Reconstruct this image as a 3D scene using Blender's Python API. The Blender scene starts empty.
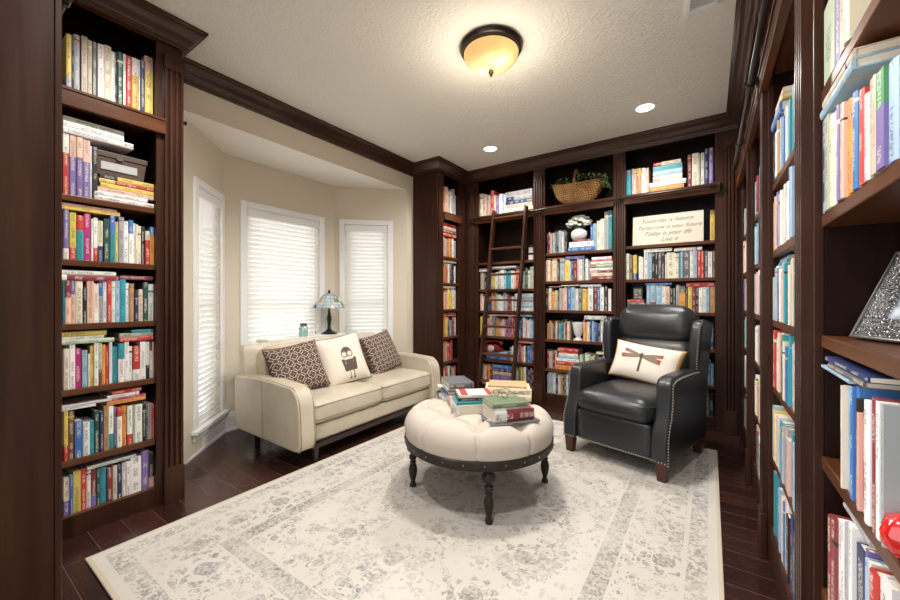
import bpy, bmesh, math, random, re
from mathutils import Vector, Matrix
C = bpy.context.scene.collection
S = bpy.context.scene
PI = math.pi
R = math.radians
random.seed(11)

# ---------------------------------------------------------------- camera, world, exposure
TH, CAMH, FPX, HOR = R(34.7227), 1.162, 375.06, 299.0
cd = bpy.data.cameras.new('camera'); cam = bpy.data.objects.new('camera', cd); C.objects.link(cam)
cam.location = (0, 0, CAMH); cam.rotation_euler = (PI/2, 0, TH)
cd.sensor_width = 36; cd.lens = FPX/900*36; cd.shift_y = -(300-HOR)/900; cd.clip_start = 0.02
S.camera = cam
S.view_settings.view_transform = 'Standard'; S.view_settings.look = 'None'
S.view_settings.gamma = 1; S.view_settings.use_curve_mapping = False
S.view_settings.exposure = 0.28
w = bpy.data.worlds.new('world'); S.world = w; w.use_nodes = True
wn = w.node_tree; bg = wn.nodes['Background']
# daylight: bright sky on the window side (-X), dimmer light arriving from the hall behind the camera
tc = wn.nodes.new('ShaderNodeTexCoord'); sx = wn.nodes.new('ShaderNodeSeparateXYZ'); wn.links.new(tc.outputs['Generated'], sx.inputs[0])
mr = wn.nodes.new('ShaderNodeMapRange'); wn.links.new(sx.outputs['X'], mr.inputs[0])
mr.inputs[1].default_value = -0.7; mr.inputs[2].default_value = 0.1; mr.inputs[3].default_value = 2.8; mr.inputs[4].default_value = .78
wn.links.new(mr.outputs[0], bg.inputs[1]); bg.inputs[0].default_value = (1.0, 0.985, 0.965, 1)

# ---------------------------------------------------------------- materials
def mat(name, col=(.5, .5, .5), rough=.5, metal=0.0, **kw):
    m = bpy.data.materials.new(name); m.use_nodes = True
    b = m.node_tree.nodes['Principled BSDF']
    b.inputs['Base Color'].default_value = (*col, 1); b.inputs['Roughness'].default_value = rough; b.inputs['Metallic'].default_value = metal
    for k, v in kw.items():
        b.inputs[k].default_value = v
    return m
class NT:
    def __init__(s, m): s.t = m.node_tree; s.b = s.t.nodes.get('Principled BSDF')
    def n(s, typ, ins=None, **props):
        nd = s.t.nodes.new('ShaderNode'+typ)
        for k, v in props.items(): setattr(nd, k, v)
        for k, v in (ins or {}).items():
            if isinstance(v, bpy.types.NodeSocket): s.t.links.new(v, nd.inputs[k])
            else: nd.inputs[k].default_value = v
        return nd
    def m(s, op, a, b=None, c=None, clamp=False):
        ins = {0: a}
        if b is not None: ins[1] = b
        if c is not None: ins[2] = c
        nd = s.n('Math', ins, operation=op); nd.use_clamp = clamp
        return nd.outputs[0]
    def mix(s, f, a, b):
        nd = s.n('Mix', data_type='RGBA')
        for i, v in ((0, f), (6, a), (7, b)):
            if isinstance(v, bpy.types.NodeSocket): s.t.links.new(v, nd.inputs[i])
            else: nd.inputs[i].default_value = v if i == 0 else (*v, 1)
        return nd.outputs[2]
    def noise(s, vec, scale, detail=3, rough=.5, dim='3D'):
        return s.n('TexNoise', {'Vector': vec, 'Scale': scale, 'Detail': detail, 'Roughness': rough}, noise_dimensions=dim).outputs[0]
    def obj(s): return s.n('TexCoord').outputs['Object']
    def mapping(s, vec, sc=(1, 1, 1), loc=(0, 0, 0), rot=(0, 0, 0)):
        return s.n('Mapping', {'Vector': vec, 'Scale': sc, 'Location': loc, 'Rotation': rot}).outputs[0]
    def ramp(s, f, a, b):
        return s.n('MapRange', {0: f, 1: a, 2: b}).outputs[0]
    def set(s, k, v): s.t.links.new(v, s.b.inputs[k])
    def bump(s, h, strength=.3, dist=.01):
        nd = s.n('Bump', {'Height': h, 'Strength': strength, 'Distance': dist}); s.set('Normal', nd.outputs[0])

def wood(name, c1, c2, sc, rough=.34):
    m = mat(name, c1, rough); t = NT(m)
    v = t.mapping(t.obj(), sc)
    a = t.noise(v, 3, 5, .6); b = t.noise(t.obj(), 1.7, 2)
    f = t.m('ADD', t.m('MULTIPLY', a, .75), t.m('MULTIPLY', b, .35))
    t.set('Base Color', t.mix(t.ramp(f, .35, .8), c1, c2))
    t.set('Roughness', t.ramp(a, -.9, 3.2))
    t.b.inputs['Roughness'].default_value = rough
    t.b.inputs['Specular IOR Level'].default_value = .22
    t.b.inputs['Coat Weight'].default_value = .05; t.b.inputs['Coat Roughness'].default_value = .2
    return m
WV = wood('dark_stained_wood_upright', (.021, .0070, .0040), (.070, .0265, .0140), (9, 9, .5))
WH = wood('dark_stained_wood_level_lit', (.050, .0155, .0062), (.155, .056, .021), (.6, 8, 8))  # lighter than the uprights: light on the shelf edges is in the colour
WC = wood('polished_crown_wood', (.024, .0078, .004), (.07, .026, .012), (.6, 8, 8), .2)
WC.node_tree.nodes['Principled BSDF'].inputs['Coat Weight'].default_value = .5; WC.node_tree.nodes['Principled BSDF'].inputs['Coat Roughness'].default_value = .12
WIN = wood('dark_stained_wood_inside_shaded', (.009, .0035, .0026), (.022, .008, .0045), (6, 6, .5))  # same wood near black: shade inside the cases put into the colour

def floor_mat():
    m = mat('dark_plank_floor', (.04, .015, .01), .22); t = NT(m)
    v = t.obj()
    br = t.n('TexBrick', {'Vector': v, 'Color1': (0, 0, 0, 1), 'Color2': (1, 1, 1, 1), 'Mortar': (.5, .5, .5, 1), 'Scale': 1.0, 'Mortar Size': .0022,
                          'Mortar Smooth': .3, 'Bias': 0, 'Brick Width': 1.15, 'Row Height': .127}, offset=.37, offset_frequency=2)
    g = t.noise(t.mapping(v, (1.3, 22, 1)), 4, 6, .65)
    tone = t.m('ADD', t.m('MULTIPLY', br.outputs['Color'], .35), t.m('MULTIPLY', g, .7))
    c = t.mix(t.ramp(tone, .2, .85), (.014, .0048, .004), (.062, .021, .015))
    c = t.mix(br.outputs['Fac'], c, (.10, .06, .045))
    t.set('Base Color', c); t.set('Roughness', t.ramp(g, -.35, 3.2))
    h = t.m('SUBTRACT', t.m('MULTIPLY', g, .25), br.outputs['Fac'])
    t.bump(h, .35, .003)
    return m
FLOOR = floor_mat()

def plaster(name, c, scale, strength, dist=.004, detail=4):
    m = mat(name, c, .85); t = NT(m)
    n = t.noise(t.obj(), scale, detail, .55)
    t.bump(t.ramp(n, .42, .62), strength, dist)
    return m
WALL = plaster('warm_beige_paint', (.66, .585, .475), 60, .12, .002)
CEIL = plaster('textured_ceiling_paint', (.80, .76, .69), 55, .6, .004)
SOFF = plaster('lightened_soffit_paint', (.86, .82, .74), 60, .1, .002)  # colour raised to carry window light scattered onto the soffit
WHITE = mat('white_trim_paint', (.82, .82, .82), .35)
BLIND = mat('white_blind_slat', (.92, .92, .90), .5); BLIND.node_tree.nodes['Principled BSDF'].inputs['Transmission Weight'].default_value = 0
_t = NT(BLIND); _tr = _t.n('BsdfTranslucent', {'Color': (.95, .95, .93, 1)}); _mx = _t.n('MixShader', {0: .40, 1: _t.b.outputs[0], 2: _tr.outputs[0]})
_t.t.links.new(_mx.outputs[0], _t.t.nodes['Material Output'].inputs[0])
GLASS = mat('window_glass', (1, 1, 1), .02); _t = NT(GLASS)
_tp = _t.n('BsdfTransparent'); _gl = _t.n('BsdfGlossy', {'Roughness': .02}); _mx = _t.n('MixShader', {0: .06, 1: _tp.outputs[0], 2: _gl.outputs[0]})
_t.t.links.new(_mx.outputs[0], _t.t.nodes['Material Output'].inputs[0])
BRONZE = mat('dark_bronze_metal', (.05, .038, .03), .3, .85)
STEEL = mat('grey_metal', (.22, .21, .2), .3, .9)
BLACK = mat('black_paint', (.012, .012, .013), .4)

# ---------------------------------------------------------------- mesh helpers
class MB:
    def __init__(s): s.v = []; s.f = []; s.mi = []; s.uv = []; s.col = []; s.M = None; s.c = (1, 1, 1); s.m = 0
    def add(s, vs, fs, m=None, uvs=None, cols=None):
        k = len(s.v)
        for p in vs: s.v.append(tuple(s.M @ Vector(p)) if s.M else tuple(p))
        for i, f in enumerate(fs):
            s.f.append([k+j for j in f]); s.mi.append(s.m if m is None else m)
            s.uv.append(uvs[i] if uvs and uvs[i] else None); s.col.append(cols[i] if cols else s.c)
    def box(s, x0, x1, y0, y1, z0, z1, m=None):
        s.add([(x0,y0,z0),(x1,y0,z0),(x1,y1,z0),(x0,y1,z0),(x0,y0,z1),(x1,y0,z1),(x1,y1,z1),(x0,y1,z1)],
              [(0,3,2,1),(4,5,6,7),(0,1,5,4),(1,2,6,5),(2,3,7,6),(3,0,4,7)], m)
        return s
    def rings(s, rs, closed=True, cap=True, m=None):
        n = len(rs[0]); vs = [p for r in rs for p in r]; fs = []
        for i in range(len(rs)-1):
            for j in range(n if closed else n-1):
                a = i*n+j; b = i*n+(j+1) % n
                fs.append((a, b, b+n, a+n))
        if cap:
            fs.append(tuple(range(n-1, -1, -1))); fs.append(tuple(range((len(rs)-1)*n, len(rs)*n)))
        s.add(vs, fs, m); return s
    def prism(s, prof, a, b, axis='z', m=None):
        def P(p, t):
            return {'z': (p[0], p[1], t), 'y': (p[0], t, p[1]), 'x': (t, p[0], p[1])}[axis]
        r0 = [P(p, a) for p in prof]; r1 = [P(p, b) for p in prof]
        return s.rings([r0, r1], m=m)
    def lathe(s, prof, n=24, c=(0, 0, 0), m=None, cap=True):
        rs = [[(c[0]+r*math.cos(2*PI*j/n), c[1]+r*math.sin(2*PI*j/n), c[2]+z) for j in range(n)] for r, z in prof]
        return s.rings(rs, cap=cap, m=m)
    def tube(s, pts, r, n=8, closed=False, m=None):
        pts = [Vector(p) for p in pts]; N = len(pts); rs = []; up = None
        for i, p in enumerate(pts):
            if closed: d = pts[(i+1) % N]-pts[i-1]
            else: d = pts[min(i+1, N-1)]-pts[max(i-1, 0)]
            d.normalize()
            if up is None: up = d.orthogonal().normalized()
            up = (up-d*up.dot(d)).normalized(); q = d.cross(up)
            rr = r[i] if isinstance(r, (list, tuple)) else r
            rs.append([tuple(p+up*rr*math.cos(2*PI*j/n)+q*rr*math.sin(2*PI*j/n)) for j in range(n)])
        if closed: rs.append(rs[0])
        return s.rings(rs, cap=not closed, m=m)
    def sphere(s, c, r, n=10, sc=(1, 1, 1), m=None):
        rs = []
        for i in range(n+1):
            a = -PI/2+PI*i/n; rr = max(math.cos(a), 1e-3)*r
            rs.append([(c[0]+sc[0]*rr*math.cos(2*PI*j/(2*n)), c[1]+sc[1]*rr*math.sin(2*PI*j/(2*n)), c[2]+sc[2]*r*math.sin(a)) for j in range(2*n)])
        return s.rings(rs, m=m)
    def build(s, name, mats, parent=None, loc=None, rotz=None, smooth=False, bevel=0, seg=2, sub=0, auto=40):
        me = bpy.data.meshes.new(name); me.from_pydata(s.v, [], s.f)
        mats = mats if isinstance(mats, (list, tuple)) else [mats]
        for m in mats: me.materials.append(m)
        me.polygons.foreach_set('material_index', s.mi)
        if any(u is not None for u in s.uv):
            uvl = me.uv_layers.new(name='uv'); k = 0
            for f, u in zip(s.f, s.uv):
                for j in range(len(f)):
                    uvl.data[k].uv = u[j] if u else (-1, -1); k += 1
        if any(c != (1, 1, 1) for c in s.col):
            ca = me.color_attributes.new('col', 'FLOAT_COLOR', 'CORNER'); k = 0
            for f, c in zip(s.f, s.col):
                for j in range(len(f)):
                    ca.data[k].color = (*c, 1); k += 1
        bm = bmesh.new(); bm.from_mesh(me); bmesh.ops.recalc_face_normals(bm, faces=bm.faces); bm.to_mesh(me); bm.free()
        if smooth:
            me.polygons.foreach_set('use_smooth', [True]*len(me.polygons))
        o = bpy.data.objects.new(name, me); C.objects.link(o)
        if parent: o.parent = parent
        if loc is not None: o.location = loc
        if rotz is not None: o.rotation_euler = (0, 0, rotz)
        if bevel:
            b = o.modifiers.new('bevel', 'BEVEL'); b.width = bevel; b.segments = seg; b.limit_method = 'ANGLE'; b.angle_limit = R(35)
            if smooth: b.harden_normals = False
        if sub:
            b = o.modifiers.new('subdivision', 'SUBSURF'); b.levels = sub; b.render_levels = sub
        if smooth and auto and not sub:
            try: me.set_sharp_from_angle(angle=R(auto))
            except Exception: pass
        return o
def tag(o, label, cat, group=None):
    o['label'] = label; o['category'] = cat
    if group: o['group'] = group
    return o
def thing(name, label, cat, loc=(0, 0, 0), rotz=0, group=None):
    o = bpy.data.objects.new(name, None); C.objects.link(o); o.empty_display_size = .1
    o.location = loc; o.rotation_euler = (0, 0, rotz)
    return tag(o, label, cat, group)
def struct(o): o['kind'] = 'structure'; return o
def box(name, x0, x1, y0, y1, z0, z1, m, parent=None, bevel=0):
    return MB().box(x0, x1, y0, y1, z0, z1).build(name, m, parent, bevel=bevel)

# rays through the photograph's pixels: used only to read sizes off the planes of real objects
def ray(x, y):
    a = (x-450)/FPX; b = -(y-HOR)/FPX
    return Vector((a*math.cos(TH)-math.sin(TH), a*math.sin(TH)+math.cos(TH), b))
def proj(p):
    d = -p[0]*math.sin(TH)+p[1]*math.cos(TH); r = p[0]*math.cos(TH)+p[1]*math.sin(TH)
    if d < .05: return None
    return (450+FPX*r/d, HOR-FPX*(p[2]-CAMH)/d)

# ---------------------------------------------------------------- room shell
XL, YB, XR, H = -2.55, 4.03, .213, 2.74
XW, YW, XRW = -2.91, 4.39, .573
struct(box('floor', -3.60, .70, -.55, 4.50, -.05, 0, FLOOR))
struct(box('ceiling', -3.02, .70, -.55, 4.50, H, H+.06, CEIL))
struct(box('wall_back', -3.02, .70, YW, 4.50, 0, H, WALL))
struct(box('wall_right', XRW, .70, -.55, YW, 0, H, WALL))
wl = MB(); wl.box(-3.02, XW, -.55, .99, 0, H); wl.box(-3.02, XW, 3.31, YW, 0, H); wl.box(-3.02, XW, .99, 3.31, 2.435, H)
struct(wl.build('wall_left', WALL))
struct(box('ceiling_bay', -3.60, -3.02, .90, 3.40, 2.435, 2.50, SOFF))
struct(box('ceiling_bay_lip', -3.02, XW-.001, .99, 3.31, 2.4335, 2.435, SOFF))

def facet(name, p0, p1, hole, th=.12, zt=2.435):
    """bay wall from p0 to p1 (room on the right hand side), with a window hole (s0,s1,z0,z1); local x along wall, y outward"""
    d = Vector((p1[0]-p0[0], p1[1]-p0[1])); L = d.length; ang = math.atan2(d.y, d.x)
    s0, s1, z0, z1 = hole; b = MB()
    b.box(0, s0, 0, th, 0, zt); b.box(s1, L, 0, th, 0, zt); b.box(s0, s1, 0, th, 0, z0); b.box(s0, s1, 0, th, z1, zt)
    o = struct(b.build(name, WALL)); o.location = (p0[0], p0[1], 0); o.rotation_euler = (0, 0, ang)
    return o, ang, L
bays = []
for name, p0, p1, (c0, c1, cz0, cz1) in (
        ('wall_bay_left', (-2.91, .99), (-3.485, 1.565), (.265, .795, .20, 2.06)),
        ('wall_bay_back', (-3.485, 1.565), (-3.485, 2.735), (.135, 1.03, .20, 2.055)),
        ('wall_bay_right', (-3.485, 2.735), (-2.91, 3.31), (.055, .655, .20, 2.065))):
    cw = .058
    o, ang, L = facet(name, p0, p1, (c0+cw, c1-cw, cz0, cz1-cw))
    bays.append((o, ang, L, c0, c1, cz0, cz1, cw, p0))
# outward direction check: local +y must point away from the room
blind_labels = ['white slatted blind over the narrow window beside the tall left bookcase',
                'wide white slatted blind over the middle window behind the sofa',
                'white slatted blind over the narrow window behind the stained glass lamp']
for k, (wo, ang, L, c0, c1, z0, z1, cw, p0) in enumerate(bays):
    root = bpy.data.objects.new('window_%d' % (k+1), None); C.objects.link(root); struct(root)
    root.location = (p0[0], p0[1], 0); root.rotation_euler = (0, 0, ang)
    b = MB()
    b.box(c0, c0+cw, -.018, 0, z0, z1); b.box(c1-cw, c1, -.018, 0, z0, z1); b.box(c0+cw, c1-cw, -.018, 0, z1-cw, z1)
    b.build('casing', WHITE, root, bevel=.004)
    MB().box(c0-.025, c1+.025, -.045, 0, z0-.03, z0).box(c0-.005, c1+.005, -.016, 0, z0-.085, z0-.03).build('sill', WHITE, root, bevel=.004)
    b = MB(); a0, a1, b0, b1 = c0+cw, c1-cw, z0, z1-cw
    for q in ((a0, a0+.045, b0, b1), (a1-.045, a1, b0, b1), (a0+.045, a1-.045, b0, b0+.045), (a0+.045, a1-.045, b1-.045, b1), (a0+.045, a1-.045, (b0+b1)/2-.02, (b0+b1)/2+.02)):
        b.box(q[0], q[1], .075, .105, q[2], q[3])
    b.build('sash', WHITE, root)
    MB().box(a0+.045, a1-.045, .088, .092, b0+.045, (b0+b1)/2-.02).box(a0+.045, a1-.045, .088, .092, (b0+b1)/2+.02, b1-.045).build('glass_pane', GLASS, root)
    # blind
    t = thing('window_blind', blind_labels[k], 'blind', (p0[0], p0[1], 0), ang, 'slatted blinds in the bay windows')
    t.location = Vector((p0[0], p0[1], 0)) + Matrix.Rotation(ang, 3, 'Z') @ Vector(((c0+c1)/2, 0, z0))
    hw = (a1-a0)/2-.004; hh = z1-cw-z0
    MB().box(-hw, hw, -.012, .04, hh-.075, hh-.002).build('headrail', WHITE, t, bevel=.004)
    b = MB(); zz = .035; pitch = .0432
    cy_, sy_ = math.cos(R(58)), math.sin(R(58))
    while zz < hh-.062:
        p = .025
        b.M = Matrix.Translation((0, .020, zz)) @ Matrix.Rotation(R(-64), 4, 'X')
        b.box(-hw+.003, hw-.003, -p, p, -.0013, .0013); zz += pitch
    b.M = None
    b.build('slats', BLIND, t)
    MB().box(-hw+.003, hw-.003, .005, .035, .003, .018).build('bottom_rail', WHITE, t)
    b = MB()
    for xx in (-hw*.72, hw*.72): b.tube([(xx, -.008, .018), (xx, -.008, hh-.07)], .0012, 5)
    b.build('ladder_cord', WHITE, t)
    if k != 1 or True:
        b = MB(); xx = hw-.05; b.tube([(xx, -.013, hh-.08), (xx, -.014, .62)], .0012, 5); b.lathe([(.001, .62), (.006, .615), (.008, .58), (.003, .575)], 8, (xx, -.014, 0))
        b.build('pull_cord', mat('cord_tassel', (.45, .43, .4), .6), t)

# baseboards in the bay: sweep along the facets
def sweep(path, prof, closed_prof=True):
    """prof points (o,z): o = offset to the right-hand side of the path direction reversed (into the room)"""
    b = MB(); rs = []
    P = [Vector(p) for p in path]
    for i, p in enumerate(P):
        dirs = []
        if i > 0: dirs.append((P[i]-P[i-1]).normalized())
        if i < len(P)-1: dirs.append((P[i+1]-P[i]).normalized())
        ns = [Vector((d.y, -d.x)) for d in dirs]
        nrm = sum(ns, Vector((0, 0))).normalized(); k = 1/max(.2, nrm.dot(ns[0]))
        rs.append([(p.x+nrm.x*o*k, p.y+nrm.y*o*k, z) for o, z in prof])
    b.rings(rs); return b
bprof = [(0, .0), (.022, .0), (.022, .02), (.014, .024), (.014, .125), (.010, .138), (.006, .158), (0, .165)]
struct(sweep([(-2.93, .97), (-3.485, 1.565), (-3.485, 2.735), (-2.91, 3.31), (-2.91, 3.415)], bprof).build('baseboard_bay', WHITE))
# crown moulding
cprof = [(0, 2.615), (.016, 2.615), (.018, 2.628), (.026, 2.632), (.028, 2.644), (.036, 2.65), (.048, 2.672), (.068, 2.695), (.082, 2.706), (.088, 2.708), (.09, 2.722), (.10, 2.727), (.10, 2.7395), (0, 2.7395)]
struct(sweep([(XL, .0), (XL, .915), (XW, .915), (XW, 3.425), (XL, 3.425), (XL, YB), (XR, YB), (XR, -.3)], cprof).build('trim_1', WC, smooth=True, auto=25))
# ---------------------------------------------------------------- bookcases
class Case:
    def __init__(s, o, rot, W, name, sl=.02, sr=.02, depth=.35):
        s.o = Vector(o); s.rot = rot; s.W = W; s.name = name; s.sl = sl; s.sr = sr; s.M = Matrix.Translation(s.o) @ Matrix.Rotation(rot, 4, 'Z'); s.Mi = s.M.inverted(); s.depth = depth
    def px(s, x, y, w=.035):
        """pixel -> (u, z) on the vertical plane w behind the front"""
        r = s.Mi.to_3x3() @ ray(x, y); c = s.Mi @ Vector((0, 0, CAMH)); t = (w-c.y)/r.y
        q = c+r*t; return q.x, q.z
    def at(s, u, w, z): return s.M @ Vector((u, w, z))
def pilaster_prof(u0, u1, proud=.02):
    W = u1-u0; e = .012; fl = (W-2*e)/5; pts = [(u0, 0), (u0, -proud)]
    x = u0+e
    for i in range(3):
        pts += [(x, -proud)]
        for k in range(1, 4):
            a = PI*k/4; pts.append((x+fl/2-fl/2*math.cos(a), -proud+.011*math.sin(a)))
        pts.append((x+fl, -proud)); x += 2*fl
    pts += [(u1, -proud), (u1, 0)]
    return pts
def pilaster(root, u0, u1):
    p = MB().prism(pilaster_prof(u0, u1), .20, 2.47).build('pilaster', WV, root)
    MB().box(u0-.004, u1+.004, -.026, 0, 2.47, 2.555).build('rosette_block', WV, p, bevel=.003)
    c = ((u0+u1)/2, -.026, 2.512); b = MB(); b.M = Matrix.Translation(c) @ Matrix.Rotation(PI/2, 4, 'X')
    b.lathe([(.026, 0), (.026, .004), (.021, .006), (.016, .002), (.010, .003), (.007, .007), (.001, .008)], 16)
    b.build('rosette', WV, p, smooth=True)
    MB().box(u0-.005, u1+.005, -.028, 0, 0, .20).build('pilaster_base', WV, p, bevel=.004)
def build_case(c, label, shelves, pil=(), toe=.10, rail=(2.09, 2.176), top=2.615, railover=(.02, .02), sides=(True, True), endpanel=None):
    t = thing('bookcase', label, 'bookcase', c.o, c.rot, 'built-in bookcases'); W = c.W; D = c.depth
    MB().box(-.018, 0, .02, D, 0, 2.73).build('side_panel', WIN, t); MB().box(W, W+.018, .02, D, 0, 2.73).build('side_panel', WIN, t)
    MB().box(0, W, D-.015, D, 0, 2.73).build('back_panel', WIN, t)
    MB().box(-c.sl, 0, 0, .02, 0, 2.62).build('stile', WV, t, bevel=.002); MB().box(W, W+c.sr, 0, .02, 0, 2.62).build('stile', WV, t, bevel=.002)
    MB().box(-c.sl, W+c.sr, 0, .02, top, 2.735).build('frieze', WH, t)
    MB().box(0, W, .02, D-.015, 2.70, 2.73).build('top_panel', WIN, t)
    MB().box(0, W, .004, .022, 0, toe-.001).build('kick_board', WV, t)  # darker wood here stands in for the low light near the floor
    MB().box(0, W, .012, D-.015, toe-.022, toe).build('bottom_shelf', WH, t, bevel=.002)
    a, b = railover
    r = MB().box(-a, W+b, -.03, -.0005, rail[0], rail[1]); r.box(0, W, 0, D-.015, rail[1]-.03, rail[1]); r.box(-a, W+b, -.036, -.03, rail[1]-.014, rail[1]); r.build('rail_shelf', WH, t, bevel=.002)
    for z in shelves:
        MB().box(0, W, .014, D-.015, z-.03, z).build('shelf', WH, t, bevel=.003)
    for u0, u1 in pil: pilaster(t, u0, u1)
    if endpanel:
        MB().box(endpanel[0], endpanel[1], .021, D+.008, 0, 2.62).build('end_panel', WV, t)
    return t
STD = (1.671, 1.355, 1.04, .718, .373)
LC = Case((XL, .05, 0), PI/2, .74, 'left bookcase', .02, .125)
build_case(LC, 'tall dark wood bookcase at the left, next to the narrow bay window', STD, pil=[(.775, .865)], toe=.103, railover=(.02, .035), endpanel=(.78, .863))
k_ = [q for q in C.objects if q.name == 'bookcase'][0]; b = MB(); b.M = Matrix.Translation((.868, .012, 2.205)) @ Matrix.Rotation(PI/2, 4, 'Y'); b.lathe([(.006, 0), (.006, .012), (.013, .014), (.013, .022), (.004, .025)], 12); b.build('side_knob', BRONZE, k_, smooth=True)
CCS = Case((XL, 3.537, 0), PI/2, .338, 'corner bookcase', .112, .15)
build_case(CCS, 'narrow dark wood bookcase with a plain side panel behind the sofa arm', (1.665, 1.354, 1.04, .712, .42), pil=[(-.10, -.02)], toe=.12, railover=(.0, .02), endpanel=(-.112, -.03))
BA = Case((-2.37, YB, 0), 0, .725, 'ladder bookcase', .175, .115)
build_case(BA, 'dark wood bookcase behind the leaning ladder', (1.61, 1.281, 1.02, .712, .426), pil=[(-.13, -.045), (.742, .835)], toe=.115, railover=(.03, .015))
BB = Case((-1.51, YB, 0), 0, .71, 'basket bookcase', .02, .095)
build_case(BB, 'dark wood bookcase with the wicker basket on its top shelf', (1.667, 1.358, 1.04, .717, .392), pil=[(.73, .805)], toe=.115, railover=(.015, .015))
BC = Case((-.685, YB, 0), 0, .722, 'sign bookcase', .02, .176)
build_case(BC, 'dark wood bookcase behind the leather armchair with the lettered sign', (1.683, 1.354, 1.04, .717, .392), pil=[(.79, .875)], toe=.115, railover=(.015, .035))
RST = (1.665, 1.37, 1.072, .785, .47)
RN = Case((XR, 1.29, 0), -PI/2, .74, 'near right bookcase', .11, .02)
build_case(RN, 'nearest bookcase on the right wall, holding the silver photo frame', (1.675, 1.368, 1.072, .774, .45), pil=[(-.11, -.02)], toe=.115, railover=(.02, .02))
R2 = Case((XR, 2.166, 0), -PI/2, .746, 'second right bookcase', .11, .02)
build_case(R2, 'second bookcase from the camera along the right wall', RST, pil=[(-.11, -.02)], toe=.16, railover=(.02, .02))
R3 = Case((XR, 2.97, 0), -PI/2, .674, 'third right bookcase', .11, .02)
build_case(R3, 'third bookcase from the camera along the right wall', RST, pil=[(-.11, -.02)], toe=.16, railover=(.02, .02))
R4 = Case((XR, 3.85, 0), -PI/2, .75, 'far right bookcase', .17, .02)
build_case(R4, 'farthest bookcase on the right wall, beside the back corner', RST, pil=[], toe=.16, railover=(.12, .02))
# near-wall bookcase, seen only by its end panel at the left edge
NC = Case((-1.566, .246, 0), PI, .70, 'near bookcase', .065, .02, .34)
t = thing('bookcase', 'dark wood bookcase end panel filling the left edge of the view', 'bookcase', NC.o, PI, 'built-in bookcases')
MB().box(-.062, -.04, .014, .34, 0, 2.735).build('end_panel', WV, t, bevel=.002)
MB().box(-.066, 0, 0, .014, 0, 2.735).build('stile', WV, t, bevel=.002)
MB().box(0, .70, .30, .34, 0, 2.735).build('back_panel', WIN, t); MB().box(.70, .76, 0, .34, 0, 2.735).build('side_panel', WIN, t)
MB().box(0, .70, 0, .02, 2.615, 2.735).build('frieze', WH, t)
for z in (.1, .42, .74, 1.05, 1.36, 1.67, 2.176): MB().box(0, .70, .012, .30, z-.03, z).build('shelf', WH, t)
# ladder rails
def rod(label, p0, p1, brackets, wall_dir):
    t = thing('ladder_rail', label, 'rail', p0, 0, 'ladder rails'); d = Vector(p1)-Vector(p0)
    MB().tube([(0, 0, 0), tuple(d)], .0125, 10).build('rod', BRONZE, t, smooth=True)
    for e, sgn in ((Vector((0, 0, 0)), -1), (d, 1)):
        b = MB(); b.sphere(tuple(e+d.normalized()*sgn*.008), .018, 6); b.build('finial', BRONZE, t, smooth=True)
    for s_ in brackets:
        q = d*s_; wv = Vector(wall_dir); b = MB(); b.tube([tuple(q), tuple(q+wv*.023)], .008, 8); b.tube([tuple(q-d.normalized()*.012), tuple(q+d.normalized()*.012)], .019, 10)
        b.build('bracket', BRONZE, t, smooth=True)
rod('dark metal ladder rail running along the back bookcases', (-2.42, 3.97, 2.147), (.06, 3.97, 2.147), (.04, .36, .69, .98), (0, 1, 0))
rod('dark metal ladder rail running along the right wall bookcases', (.153, 3.52, 2.147), (.153, .3, 2.147), (.03, .16, .41, .66, .9), (1, 0, 0))
rod('end of a dark metal rail at the upper left edge', (-1.73, .29, 2.147), (-2.42, .29, 2.147), (.03, .9), (0, -1, 0))
# ---------------------------------------------------------------- books
PAL = {'W': (.80, .785, .75), 'C': (.74, .66, .52), 'Y': (.74, .55, .12), 'O': (.74, .30, .06), 'R': (.52, .045, .035), 'M': (.22, .03, .045), 'P': (.42, .02, .16),
       'V': (.20, .14, .36), 'N': (.022, .035, .12), 'B': (.05, .17, .46), 'L': (.34, .50, .64), 'T': (.03, .30, .36), 'G': (.07, .26, .10), 'D': (.02, .075, .06),
       'S': (.42, .50, .36), 'K': (.018, .017, .018), 'A': (.40, .40, .41), 'H': (.13, .13, .14), 'E': (.56, .46, .34), 'U': (.16, .075, .04), 'F': (.46, .26, .12), 'I': (.74, .47, .38)}
CN = {'W': 'white', 'C': 'cream', 'Y': 'yellow', 'O': 'orange', 'R': 'red', 'M': 'maroon', 'P': 'magenta', 'V': 'violet', 'N': 'navy', 'B': 'blue', 'L': 'light blue', 'T': 'teal',
      'G': 'green', 'D': 'dark green', 'S': 'sage', 'K': 'black', 'A': 'grey', 'H': 'charcoal', 'E': 'beige', 'U': 'brown', 'F': 'tan', 'I': 'pale pink'}
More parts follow.
